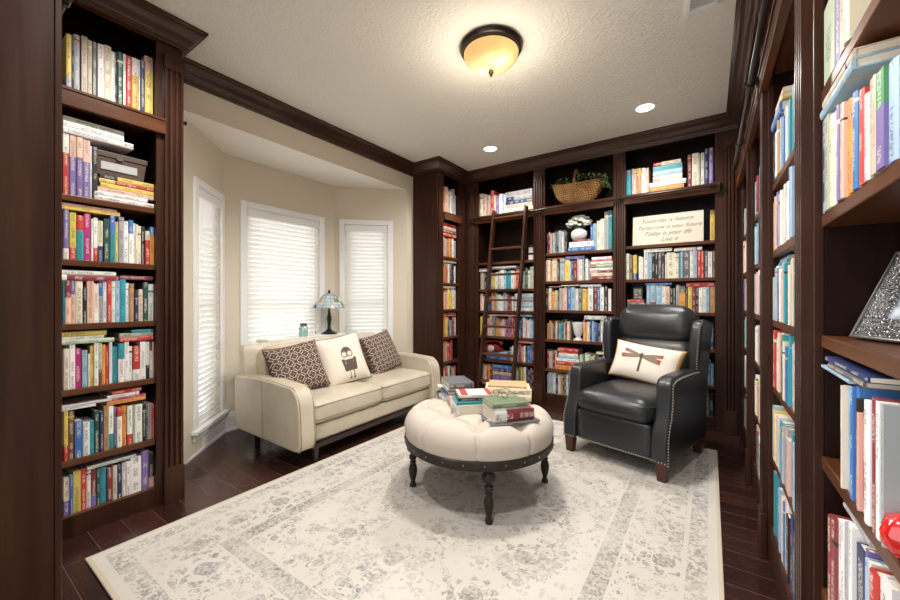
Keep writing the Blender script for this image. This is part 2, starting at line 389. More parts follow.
def cover_mat():
    m = mat('book_cover', (.5, .5, .5), .45); t = NT(m)
    at = t.n('Attribute', attribute_name='col').outputs['Color']
    uv = t.n('UVMap', uv_map='uv').outputs[0]; sp = t.n('SeparateXYZ', {0: uv})
    u, v = sp.outputs[0], sp.outputs[1]
    seed = t.m('FLOOR', u); fu = t.m('FRACT', u)
    words_ = t.n('TexNoise', {'W': t.m('ADD', t.m('MULTIPLY', v, 14.0), t.m('MULTIPLY', seed, 5.31)), 'Scale': 1, 'Detail': 0}, noise_dimensions='1D').outputs[0]
    cmb = t.n('CombineXYZ', {0: t.m('MULTIPLY', fu, 5.0), 1: t.m('MULTIPLY', v, 300.0), 2: t.m('MULTIPLY', seed, 3.7)}).outputs[0]
    let = t.noise(cmb, 1.0, 1)
    inb = t.m('LESS_THAN', t.m('ABSOLUTE', t.m('SUBTRACT', fu, .5)), .24)
    ok = t.m('GREATER_THAN', u, 0.0)
    f = t.m('MULTIPLY', t.m('MULTIPLY', t.m('GREATER_THAN', words_, .47), t.m('GREATER_THAN', let, .50)), t.m('MULTIPLY', inb, ok))
    lum = t.n('RGBToBW', {0: at}).outputs[0]
    ink = t.mix(t.m('GREATER_THAN', lum, .22), (.80, .74, .58), (.07, .05, .05))
    t.set('Base Color', t.mix(t.m('MULTIPLY', f, .62), at, ink))
    return m
COVER = cover_mat(); PAGE = mat('book_pages', (.72, .66, .54), .8)
SEED = [0]
def jit(c, a=.12):
    k = 1+random.uniform(-a, a)
    return tuple(min(.9, max(.005, x*k*(1+random.uniform(-.05, .05)))) for x in c)
def book_mesh(b, pg, t, h, d, spec, xf, hard=True):
    """t thickness, h height, d depth; spec colours 'X', 'X_Y' (Y band at foot) or 'X^Y' (Y band at head)"""
    SEED[0] += 1; sd = SEED[0] % 997 + 1
    col = jit(PAL[spec[0]]); segs = [(0, h, col)]
    if len(spec) == 3:
        c2 = jit(PAL[spec[2]]); k = random.uniform(.22, .4)
        segs = [(0, h*k, c2), (h*k, h, col)] if spec[1] == '_' else [(0, h*(1-k), col), (h*(1-k), h, c2)]
    elif random.random() < .45 and hard:
        k = random.uniform(.80, .93); wd = random.uniform(.015, .05); c2 = jit(random.choice([PAL['W'], PAL['Y'], PAL['K'], PAL['C'], PAL['R'], PAL['N']]))
        segs = [(0, h*(k-wd), col), (h*(k-wd), h*k, c2), (h*k, h, col)]
    e = min(.003, t*.14); bu = min(.006, t*.13) if hard else .0008
    prof = [(0, d), (0, 0), (t*.22, -bu*.8), (t*.5, -bu), (t*.78, -bu*.8), (t, 0), (t, d), (t-e, d), (t-e, e+.001), (e, e+.001), (e, d)]
    us = [0, 0, .22, .5, .78, 1, 1, 1, 1, 0, 0]; n = len(prof)
    for k, (z0, z1, c) in enumerate(segs):
        vs = [xf(x, y, z0) for x, y in prof]+[xf(x, y, z1) for x, y in prof]; fs = []; uvs = []
        for i in range(n):
            j = (i+1) % n; fs.append((i, j, j+n, i+n))
            uvs.append([(sd+.001+.998*us[i], z0), (sd+.001+.998*us[j], z0), (sd+.001+.998*us[j], z1), (sd+.001+.998*us[i], z1)] if 1 <= i <= 4 else None)
        if k == 0: fs.append(tuple(range(n))); uvs.append(None)
        if k == len(segs)-1: fs.append(tuple(range(2*n-1, n-1, -1))); uvs.append(None)
        b.add(vs, fs, 0, uvs, [c]*len(fs))
    z0, z1 = (.003, h-.003) if hard else (.0008, h-.0008); dd = d-.003 if hard else d-.0008
    vs = [xf(x, y, z) for z in (z0, z1) for x, y in ((e, e+.001), (t-e, e+.001), (t-e, dd), (e, dd))]
    pg.add(vs, [(0,3,2,1),(4,5,6,7),(0,1,5,4),(1,2,6,5),(2,3,7,6),(3,0,4,7)], 1 if pg is b else 0, None, [(1, 1, 1)]*6)
BOOKS = []      # every shelf book: dict(case, kind, u, w, z, t, h, d, spec, shelf, lean)
ORD = ['first', 'second', 'third', 'fourth', 'fifth', 'sixth', 'seventh', 'eighth', 'ninth', 'tenth', 'eleventh', 'twelfth', 'thirteenth', 'fourteenth', 'fifteenth', 'sixteenth',
       'seventeenth', 'eighteenth', 'nineteenth', 'twentieth'] + ['%dth' % i for i in range(21, 60)]
TOK = re.compile(r'([A-Z])([_^][A-Z])?(\d+)-(\d+),(\d+)')
def up(case, shelf, z, ox, oy, s, toks, zmax, w=.035):
    """upright books read off the photograph: colour, x range and top in a zoomed crop"""
    out = []
    for c, c2, a, b, tp in TOK.findall(toks):
        a, b, tp = int(a)/s+ox, int(b)/s+ox, int(tp)/s+oy
        u0, _ = case.px(a, tp, w); u1, _ = case.px(b, tp, w); _, zt = case.px((a+b)/2, tp, w)
        h = min(max(zt-z, .13), zmax-z-.012)
        out.append(dict(case=case, kind='up', u=u0+.0006, t=max(u1-u0-.0012, .004), h=h, spec=c+c2, shelf=shelf, z=z, w=w+random.uniform(-.004, .006)))
    # keep the row inside the opening and free of overlaps
    out.sort(key=lambda q: q['u']); last = .001
    for q in out:
        e = q['u']+q['t']
        q['u'] = max(q['u'], last); q['t'] = max(.004, min(e, case.W-.001)-q['u']); last = q['u']+q['t']+.0006
    out = [q for q in out if q['u']+q['t'] <= case.W]
    BOOKS.extend(out); return out
def fill(case, shelf, z, u0, u1, cols, h0=.17, h1=.25, w=.04, lean=0):
    ws = [random.uniform(.7, 1.4) for _ in cols]; k = (u1-u0)/sum(ws); u = u0; out = []
    for c, x in zip(cols, ws):
        out.append(dict(case=case, kind='up', u=u+.0006, t=x*k-.0012, h=random.uniform(h0, h1), spec=c, shelf=shelf, z=z, w=w+random.uniform(-.004, .008))); u += x*k
    BOOKS.extend(out); return out
def lay(case, shelf, u0, u1, specs, z=None, row=None, zmax=None, w=.03, th=.022, d=.19):
    """books lying on their sides, bottom first; specs: list of colour, or (colour, thickness, du0, du1)"""
    if z is None:
        tops = [q['z']+q['h'] for q in row if q['u'] < u1 and q['u']+q['t'] > u0]; z = max(tops)+.0008 if tops else 0
    it = []
    for s_ in specs:
        if isinstance(s_, str): s_ = (s_, th, 0, 0)
        it.append(s_)
    tot = sum(x[1] for x in it)
    k = min(1, (zmax-.006-z)/tot) if zmax else 1
    for c, x, a, b in it:
        BOOKS.append(dict(case=case, kind='lay', u=max(u0+a, .002), t=x*k-.0006, h=min(u1+b, case.W-.002)-max(u0+a, .002), spec=c, shelf=shelf, z=z, w=w+random.uniform(0, .006), d=d)); z += x*k
    return z
# left bookcase
zs = (2.176,)+STD+(.103,); c = LC; nx = (2.615, 2.09-.0, 1.641, 1.325, 1.01, .688, .343)
r = up(c, 0, zs[0], 60, 25, 6, 'Y_A37-70,55 K72-84,58 A85-120,57 E128-165,68 E165-193,92 H193-222,102 W225-262,118 C262-308,125 W308-330,160 K330-342,165 D342-378,165 W378-395,175 R395-430,188 Y^W430-473,200 W473-482,210 N482-508,215 Y^I508-560,190 K560-575,210', 2.615)
r = up(c, 1, zs[1], 60, 112, 6, 'R^W18-55,125 V^I58-97,137 V^I98-137,153 V^I138-180,170 W181-192,205 K193-226,212', 2.09)
lay(c, 1, c.px(63, 120)[0], c.px(133, 135)[0], [('W', .03, 0, 0), ('W', .03, 0, -.04), ('W', .022, 0, -.04)], row=r, zmax=2.085)
r1top = lay(c, 1, c.px(95, 190)[0], c.px(156, 200)[0], [('W', .026, 0, 0), ('W', .022, 0, -.04), ('I', .024, 0, 0), ('Y', .022, .02, -.005), ('R_Y', .022, .015, 0), ('Y_K', .022, .02, 0)], z=zs[1]+.0004, d=.2)
r = up(c, 2, zs[2], 60, 198, 8.57, 'V_W30-78,95 Y_R82-140,125 T^R140-203,150 P207-265,135 W268-290,178 W_R290-325,170 C_N325-370,195 D375-425,180 T^B427-472,150 Y472-498,205 A500-548,165 W548-587,200 W^B587-628,190 W628-645,215 C645-668,225 C668-697,240 K697-728,245 R^C728-768,285 O^B768-805,250 V805-835,260', 1.641)
lay(c, 2, .0, c.px(117, 210)[0], [('Y', .024, .05, .012), ('I', .016, 0, 0)], row=r, zmax=1.64)
r = up(c, 3, zs[3], 60, 262, 8.57, 'T26-42,160 I^M42-92,160 I^V92-132,160 C132-197,150 K197-230,220 I230-290,165 C_W290-332,185 A^B332-367,165 W367-403,145 R403-440,145 W440-472,165 L472-510,160 T510-563,150 W563-592,180 F592-632,185 N640-672,265 C672-710,235 D710-755,175 W757-803,190 M803-830,190', 1.325)
lay(c, 3, .0, c.px(118, 272)[0], [('W^M', .03, 0, 0), ('W', .022, 0, -.01)], row=[q for q in r if q['u'] < .4], zmax=1.322)
lay(c, 3, c.px(119, 272)[0]+.003, .735, [('M', .022, 0, 0)], row=r, zmax=1.32)
r = up(c, 4, zs[4], 60, 322, 8.57, 'C30-82,230 W82-130,195 P130-183,230 L188-237,245 W237-258,275 Y258-292,205 W292-330,178 S_U330-360,180 O360-393,195 R393-418,210 W418-447,175 T447-497,215 W^T497-553,185 W553-590,170 W590-620,210 R_W620-685,205 W685-735,170 W_K735-765,170 W765-790,250 I790-828,170', 1.01)
lay(c, 4, .0, c.px(114, 335)[0], [('S', .024, 0, 0), ('W', .018, 0, -.04), ('Y', .03, 0, -.03)], row=[q for q in r if q['u'] < .5], zmax=1.008)
lay(c, 4, c.px(119.5, 338)[0], .735, [('R', .024, 0, 0), ('S', .022, 0, 0), ('T', .016, .05, 0)], row=[q for q in r if q['u'] > .5], zmax=1.008)
r = up(c, 5, zs[5], 60, 382, 7.06, 'Y_R28-58,205 U58-103,210 B103-162,275 W162-210,285 T210-242,275 D242-283,205 N283-308,210 F308-345,170 W_T345-380,170 V383-400,180 W^R400-437,180 O437-470,170 W_R475-515,170 S515-530,170 W530-582,160 K582-605,160 D605-620,160 A620-650,155 R650-682,155', .688)
lay(c, 5, .0, c.px(96, 410)[0], [('W', .014, 0, 0), ('W', .012, .03, .06)], row=[q for q in r if q['u'] < .4], zmax=.685)
lay(c, 5, c.px(107, 400)[0], .732, [('O', .024, 0, -.03), ('P', .014, 0, -.03), ('W', .022, .0, -.06), ('R', .028, .02, -.05)], row=[q for q in r if q['u'] > .4], zmax=.686)
r = up(c, 6, zs[6], 60, 440, 7.06, 'C_V26-70,270 B70-92,250 Y92-147,220 R147-188,205 W188-220,210 M_V220-258,210 D258-283,205 T283-330,195 M332-370,200 C370-403,180 N403-437,170 W437-467,160 W467-497,150 W497-572,120 V572-627,75 K_I627-672,90', .343)
lay(c, 6, c.px(87, 470)[0], c.px(136, 455)[0], [('W', .016, 0, 0)], row=[q for q in r if q['u'] < .62], zmax=.342)
# corner bookcase
c = CCS; zz = (2.176, 1.665, 1.354, 1.04, .712, .42, .12)
for k, cols in enumerate(('CFIEWAW', 'WAIFOUWA', 'ROFRCNKW', 'ERIFIYYWC', 'OFOYKANRC', 'EEFIRMR', 'REIRWGEIR')):
    r = fill(c, k, zz[k], .004, .33 if k != 5 else .26, cols, .19, .25 if k else .33)
    nxt = (2.61, 2.085, 1.63, 1.32, 1.005, .68, .385)[k]
    if k == 1: lay(c, k, .02, .32, ['R', 'U', 'I', 'R'], row=r, zmax=nxt, th=.04)
    if k == 2: lay(c, k, .01, .33, ['W', 'Y'], row=r, zmax=nxt, th=.02)
    if k == 3: lay(c, k, .01, .3, ['C'], row=r, zmax=nxt, th=.03)
    if k == 4: lay(c, k, .02, .32, ['R', 'K'], row=r, zmax=nxt, th=.025)
# ladder bookcase
c = BA; zA = (2.176, 1.61, 1.281, 1.02, .712, .426, .115)
up(c, 0, zA[0], 474, 160, 8.57, 'C40-75,290 I75-105,295 A105-125,300 I125-140,300 R140-170,262 C172-188,300 V188-212,310 W214-240,292 L240-262,292 W262-308,292', 2.6)
lay(c, 0, .36, .70, [('C', .055, 0, .01), ('E', .05, .01, 0), ('N', .045, 0, 0), ('A_N', .045, .01, 0), ('A', .06, 0, 0)], z=zA[0]+.0004, zmax=2.6)
r = fill(c, 2, zA[2], .01, .12, 'ISKF', .17, .23); lay(c, 2, .0, .13, ['W', 'H'], row=r, zmax=1.575, th=.02)
r = fill(c, 2, zA[2], .13, .72, 'NCYWAWWLTTWIRADSDWSW', .19, .255); lay(c, 2, .14, .5, ['H', 'W'], row=r, zmax=1.578, th=.018)
fill(c, 3, zA[3], .01, .46, 'IWENBNOIFSWWWLIMMW', .17, .225); lay(c, 3, .48, .715, ['W', 'L', 'W', 'A', 'L', 'W'], z=zA[3]+.0004, zmax=1.245, th=.034)
fill(c, 4, zA[4], .01, .06, 'YY', .2, .24); r = fill(c, 4, zA[4], .11, .715, 'IIAHFOAIVMVMRHDBBNWIWLL', .18, .245)
lay(c, 4, .12, .5, ['W', 'M'], row=r, zmax=.985, th=.02); lay(c, 4, .51, .70, ['T', 'L'], row=r, zmax=.985, th=.02)
zb = lay(c, 5, .10, .40, [('B', .045, 0, 0), ('W', .02, 0, -.03), ('L', .03, .01, -.02)], z=zA[5]+.0004); PHONE_Z = zb
fill(c, 5, zA[5], .415, .47, 'EW', .16, .18); r = fill(c, 5, zA[5], .49, .715, 'LVRIWKBBM', .17, .22); lay(c, 5, .5, .71, ['R', 'I'], row=r, zmax=.678, th=.025)
fill(c, 6, zA[6], .04, .18, 'EWROU', .2, .26); lay(c, 6, .19, .44, ['W', 'B', 'V', 'I', 'N', 'B'], z=zA[6]+.0004, zmax=.39, th=.042); fill(c, 6, zA[6], .46, .715, 'EASGYOWDNMK', .2, .27)
# basket bookcase
c = BB; zB = (2.176, 1.667, 1.358, 1.04, .717, .392, .115)
fill(c, 1, zB[1], .01, .235, 'KMIHAHKLAWHK', .21, .25)
VASE_Z = lay(c, 1, .25, .50, [('B', .05, 0, .03), ('W', .055, .01, .01), ('M', .022, .05, -.02)], z=zB[1]+.0004)
up(c, 1, zB[1], 540, 190, 9.23, 'B465-490,330 L490-525,310 C525-558,285 W558-592,265 A594-632,200 T632-668,190', 2.08)
r = up(c, 2, zB[2], 540, 245, 8.57, 'I38-65,130 C65-88,130 O88-105,140 C105-140,120 S140-150,140 U150-165,150 A170-213,118 Y215-255,130 L255-268,140 N268-288,135 M288-315,135 I318-335,120 W335-360,125 S360-378,120 N378-390,125 W390-412,120 A412-430,140', 1.63)
lay(c, 2, .01, .2, ['O'], row=r, zmax=1.62, th=.016); lay(c, 2, .22, .42, ['B', 'V'], row=r, zmax=1.625, th=.022)
lay(c, 2, .475, .70, [('M', .042, 0, 0), ('C', .03, .01, 0), ('M_I', .026, 0, 0), ('W', .026, 0, 0), ('S_U', .034, 0, 0), ('C', .034, .01, 0), ('P', .016, .02, 0), ('W', .03, .02, -.01)], z=zB[2]+.0004, zmax=1.63)
r = up(c, 3, zB[3], 540, 245, 8.57, 'K38-65,370 U65-75,380 C75-98,370 O100-125,400 S125-150,390 U150-162,400 A165-190,370 I192-205,370 I205-230,360 B235-265,362 L265-300,362 W302-328,375 H328-360,370 Y362-390,375 O390-412,375 W412-455,360 M462-490,362 B490-515,362 W515-548,360 K550-583,355 W585-610,375', 1.325)
lay(c, 3, .17, .37, [('I', .02, -.14, -.2), ('W', .03, 0, 0)], row=r, zmax=1.32); lay(c, 3, .38, .59, [('W', .034, 0, 0), ('L', .012, .0, 0)], row=r, zmax=1.322)
fill(c, 4, zB[4], .012, .27, 'FFEMUIHTTDCMCE', .17, .225); r = fill(c, 4, zB[4], .405, .70, 'IOWNLBNNWBWSIB', .19, .235)
lay(c, 4, .42, .64, [('W', .04, 0, 0)], row=r, zmax=1.005)
fill(c, 5, zB[5], .012, .12, 'MIAMI', .18, .22); lay(c, 5, .125, .355, [('O', .048, -.01, .01), ('R', .045, -.01, .01), ('W', .03, 0, .01), ('L', .025, .02, 0), ('W', .028, .02, .0), ('R', .02, .03, 0), ('R', .04, .01, .0)], z=zB[5]+.0004, zmax=.683)
r = fill(c, 5, zB[5], .37, .70, 'WSGCWSYCUDIVMWKBE', .16, .2); lay(c, 5, .54, .69, ['C'], row=r, zmax=.68, th=.022)
r = fill(c, 6, zB[6], .012, .29, 'ALAWNCFKHWKE', .19, .24); fill(c, 6, zB[6], .30, .69, 'WAMBKEWHLNUK', .17, .23); lay(c, 6, .02, .16, ['W'], row=r, zmax=.358, th=.014)
# sign bookcase
c = BC; zC = (2.176, 1.683, 1.354, 1.04, .717, .392, .115)
up(c, 0, zC[0], 622, 140, 9, 'T38-80,270 A88-108,262 I108-130,262 F^Y132-172,255 W175-210,255 I210-240,250 M590-628,135 C630-690,120 S691-706,122 W710-740,115 N742-778,80 V782-822,72', 2.6)
u0 = c.px(649.5, 190, .02)[0]; u1 = c.px(684, 180, .02)[0]
lay(c, 0, u0, u1, [('O', .05, 0, 0), ('W', .042, 0, .015), ('C_I', .058, .03, -.015), ('L', .045, .03, -.015), ('T', .048, .03, -.015), ('C_R', .036, .035, -.025)], z=zC[0]+.0004, d=.22, w=.012)
up(c, 1, zC[1], 610, 200, 6, 'Y600-632,60', 2.08, w=.12)
r = up(c, 2, zC[2], 622, 235, 7.5, 'C30-55,140 U55-80,150 Y_B82-110,150 W125-142,160 W142-160,165 W165-195,132 L195-222,132 K222-247,132 K247-270,132 H272-296,132 K296-320,132 W322-335,145 C335-395,132 C395-425,137 T425-440,132 L440-455,125 H455-510,120 W510-538,120 L538-563,115 R565-592,115 R592-615,118 H620-645,118 W645-677,125 U680-702,118', 1.653)
lay(c, 2, c.px(644, 250)[0], c.px(672, 248)[0], [('W', .03, 0, 0)], row=r, zmax=1.65); lay(c, 2, c.px(674, 248)[0], c.px(702, 247)[0], [('W', .03, 0, 0)], row=r, zmax=1.652)
zb = lay(c, 3, .012, .165, [('W', .03, 0, 0), ('K', .03, 0, 0), ('H', .03, 0, 0), ('R', .026, 0, -.01)], z=zC[3]+.0004); SMALLBOX_Z = zb
r = up(c, 3, zC[3], 622, 235, 7.5, 'L185-210,378 L_R212-255,378 L255-300,378 W300-325,380 I325-358,385 K358-382,400 D382-402,400 A405-430,375 O^H430-475,385 K477-494,390 Y495-525,390 M525-552,390 K552-575,395 W575-602,395 W602-630,390 L630-656,388 F660-697,390', 1.325)
lay(c, 3, .172, c.px(671.5, 285)[0], [('B', .022, 0, 0)], row=r, zmax=1.32); lay(c, 3, c.px(686.5, 285)[0], .715, [('R', .036, 0, 0)], row=r, zmax=1.322)
for k in (4, 5, 6):
    fill(c, k, zC[k], .01, .40, random.choice(['WAMBKEWHLNUK', 'CEFKWNBAHIWR', 'SAKCWLTUEMWB']), .17, .23)
    fill(c, k, zC[k], .41, .715, ['KWEMHANBLBN', 'AHWKECNABBL', 'WKEANUHKYGN'][k-4], .18, .24)
# right wall, nearest bookcase
c = RN; zN = (2.176, 1.675, 1.368, 1.072, .774, .45, .115)
up(c, 1, zN[1], 820, 0, 7.5, 'S22-100,0 V100-135,0 I145-178,0 C180-215,0', 1.98, w=.012)
r = up(c, 2, zN[2], 815, 30, 3.33, 'N20-35,300 S36-50,288 C50-62,285 W62-72,270 M72-81,255 V81-89,250 I89-99,245 O99-112,235 O112-125,232 B125-140,210 I140-148,205 R148-163,200 W163-178,215 W178-190,210 E190-200,165 I200-212,150 V^G212-240,135 L240-270,105 A270-300,95', 1.63, w=.012)
lay(c, 2, .03, c.px(851, 65, .01)[0]+.02, [('L', .034, 0, 0), ('E', .028, .015, 0)], row=[q for q in r if q['u'] < .2], zmax=1.64, w=.008, d=.19)
r = up(c, 4, zN[4], 820, 355, 4.14, 'C85-93,125 C93-100,128 L100-111,130 L111-122,130 B122-136,130 B136-150,130 K150-156,180 I156-165,240 R165-178,235 S178-190,190 W190-210,190 N210-216,185 M216-238,180 W238-254,195 K254-264,210 A264-274,205', 1.03, w=.012)
lay(c, 4, .03, .33, [('L', .014, 0, -.08), ('H', .026, .06, 0), ('N', .024, .03, .02)], row=r, zmax=1.035, w=.008, d=.23)
r = up(c, 5, zN[5], 815, 480, 5, 'M62-85,185 M86-112,195 W113-132,205 W132-150,210 A150-168,220 W168-186,225 N190-233,340 V235-248,345 L248-268,400 W268-280,410 R290-330,470 W330-380,470', .735, w=.012)
lay(c, 5, .16, .42, [('A', .02, 0, -.1)], row=[q for q in r if .1 < q['u'] < .4], zmax=.738, w=.018)
fill(c, 6, zN[6], .02, .70, 'WBREKALTMWSUC', .2, .27); fill(c, 0, zN[0], .02, .70, 'WBREKALTMWSUC', .2, .3)
# further along the right wall
for cc, dat in ((R2, {1: ('NKDTLWFWLABC', .20), 2: ('NFEIAVAKWS', .21), 3: ('IAWLVWIEM', .20), 4: ('WRAWIKWLT', .22), 5: ('LYWIWLBT', .2), 6: ('WTTBWLIC', .24)}),
                (R3, {1: ('WLNEAMWB', .2), 2: ('TLTWAWIN', .24), 3: ('VAIWIWAW', .23), 4: ('WEWCWAEI', .22), 5: ('CEWIAYSW', .22), 6: ('KWEAMIBT', .22)}),
                (R4, {1: ('ILWAEMSW', .2), 2: ('IWIWAEWI', .24), 3: ('LWVAWCWE', .23), 4: ('TTLAWCEW', .22), 5: ('WEWAICWM', .22), 6: ('KWEAMIBT', .22)})):
    zr = (2.176,)+RST+(.16,)
    for k, (cols, hh) in dat.items():
        n0 = .006
        cols2 = cols+''.join(random.choice('WEAKLMNTCIB') for _ in range(14))
        r = fill(cc, k, zr[k], n0, cc.W-.01, cols2, hh-.02, hh+.03, w=.016)
        if cc is R2 and k == 1: lay(cc, k, .012, .25, [('B', .04, 0, 0), ('Y', .02, .05, .02), ('I', .02, .06, .02)], row=r, zmax=zr[0]-.09, w=.01, d=.2)
        if cc is R2 and k == 3: lay(cc, k, .03, .26, [('T', .03, 0, 0), ('L', .03, 0, 0)], row=r, zmax=zr[2]-.032)
for cc in (R2, R3, R4): fill(cc, 0, 2.176, .03, cc.W-.02, ''.join(random.choice('WEAKLMNTCIBG') for _ in range(20)), .2, .28)

SHN = {0: 'topmost', 1: 'second', 2: 'third', 3: 'fourth', 4: 'fifth', 5: 'sixth', 6: 'lowest'}
def make_books():
    for q in BOOKS:
        cs = q['case']
        if q['kind'] == 'up':
            q['d'] = q.get('d') or min(random.uniform(.12, .17) if q['h'] < .22 else random.uniform(.15, .20), .24)
            P = [cs.at(q['u'], q['w'], q['z']+.0004), cs.at(q['u']+q['t'], q['w'], q['z']+q['h'])]
        else:
            P = [cs.at(q['u'], q['w'], q['z']), cs.at(q['u']+q['h'], q['w'], q['z']+q['t'])]
        a, b = proj(P[0]), proj(P[1]); q['area'] = 0
        if a and b:
            x0, x1 = sorted((a[0], b[0])); y0, y1 = sorted((a[1], b[1]))
            x0, x1, y0, y1 = max(x0, 0), min(x1, 900), max(y0, 0), min(y1, 600)
            if x1 > x0 and y1 > y0: q['area'] = (x1-x0)*(y1-y0)
        # hidden behind the armchair, ottoman stacks, or behind the pilasters of the right wall
        if cs is BC and q['shelf'] >= 4 and q['u'] < .6: q['area'] *= .02
        if cs is BC and q['shelf'] == 3 and q['u'] < .55: q['area'] *= .6
        if cs is BB and q['shelf'] == 6 and q['u'] > .25: q['area'] *= .02
        if cs is BB and q['shelf'] == 5 and q['u'] > .55: q['area'] *= .1
        if cs in (R3, R4) and q['u'] > .15: q['area'] = 0
        if cs is R2 and q['u'] > .22: q['area'] = 0
        if cs is RN and (q['shelf'] in (0, 6) or q['u'] > .45): q['area'] *= .02
        if cs in (R2, R3, R4) and q['shelf'] == 0: q['area'] *= .05
    ranked = sorted(BOOKS, key=lambda q: -q['area']); big = set(id(q) for q in ranked[:300])
    # rows for the labels: left-to-right order on every shelf, separately for standing and lying
    rows = {}
    for q in BOOKS: rows.setdefault((q['case'].name, q['shelf'], q['kind']), []).append(q)
    for r in rows.values():
        r.sort(key=lambda q: (q['u'], q['z']) if q['kind'] == 'up' else (round(q['u']*4), q['z']))
        for i, q in enumerate(r):
            q['i'] = i; q['prev'] = r[i-1] if i else None; q['next'] = r[i+1] if i+1 < len(r) else None
    cand = {}
    for q in BOOKS:
        if id(q) not in big: continue
        cn = CN[q['spec'][0]]; two = ''
        if len(q['spec']) == 3: two = ' with %s %s' % (CN[q['spec'][2]], 'foot' if q['spec'][1] == '_' else 'head')
        place = '%s shelf of %s' % (SHN[q['shelf']], q['case'].name)
        if q['kind'] == 'up':
            size = 'thick' if q['t'] > .04 else 'slim' if q['t'] < .02 else 'tall' if q['h'] > .245 else ''
            L = []
            nb = [CN[x['spec'][0]] for x in (q['prev'], q['next']) if x]
            if len(nb) == 2: L.append('%s %s book%s between %s and %s ones, %s' % (size, cn, two, nb[0], nb[1], place))
            L.append('%s %s book, %s from left on %s' % (size, cn, ORD[q['i']], place))
        else:
            size = 'thick' if q['t'] > .04 else 'thin' if q['t'] < .02 else ''
            L = ['%s %s book%s lying flat, %s' % (size, cn, two, place), '%s %s book lying flat, %s of the stacked ones, %s' % (size, cn, ORD[q['i']], place)]
        q['L'] = [x for x in (' '.join(x.split()) for x in L) if len(x.split()) <= 16]
        for x in q['L']: cand[x] = cand.get(x, 0)+1
    stuff = MB()
    for q in BOOKS:
        cs = q['case']; t_, h_, d_ = q['t'], q['h'], q['d']
        hard = random.random() < .6 and t_ > .012
        loc = cs.at(q['u'], q['w'], q['z']+(.0004 if q['kind'] == 'up' else 0))
        if q['kind'] == 'up': xf = lambda x, y, z: (x, y, z)
        else: xf = lambda x, y, z: (z, y, t_-x)
        if id(q) in big:
            b = MB(); large = q['area'] > 260
            pg = MB() if large else b
            book_mesh(b, pg, t_, h_, d_, q['spec'], xf, hard)
            o = b.build('book', [COVER] if large else [COVER, PAGE], None, loc, cs.rot)
            lab = next((x for x in q['L'] if cand[x] == 1), q['L'][-1])
            tag(o, lab, 'book', 'books on the %s shelf of the %s' % (SHN[q['shelf']], cs.name))
            if large: pg.build('page_block', PAGE, o)
        else:
            stuff.M = cs.M @ Matrix.Translation((q['u'], q['w'], q['z']+.0004))
            book_mesh(stuff, stuff, t_, h_, d_, q['spec'], xf, hard); stuff.M = None
    o = stuff.build('shelved_books', [COVER, PAGE])
    tag(o, 'the smallest and half hidden books filling the rest of the shelves', 'books'); o['kind'] = 'stuff'
make_books()
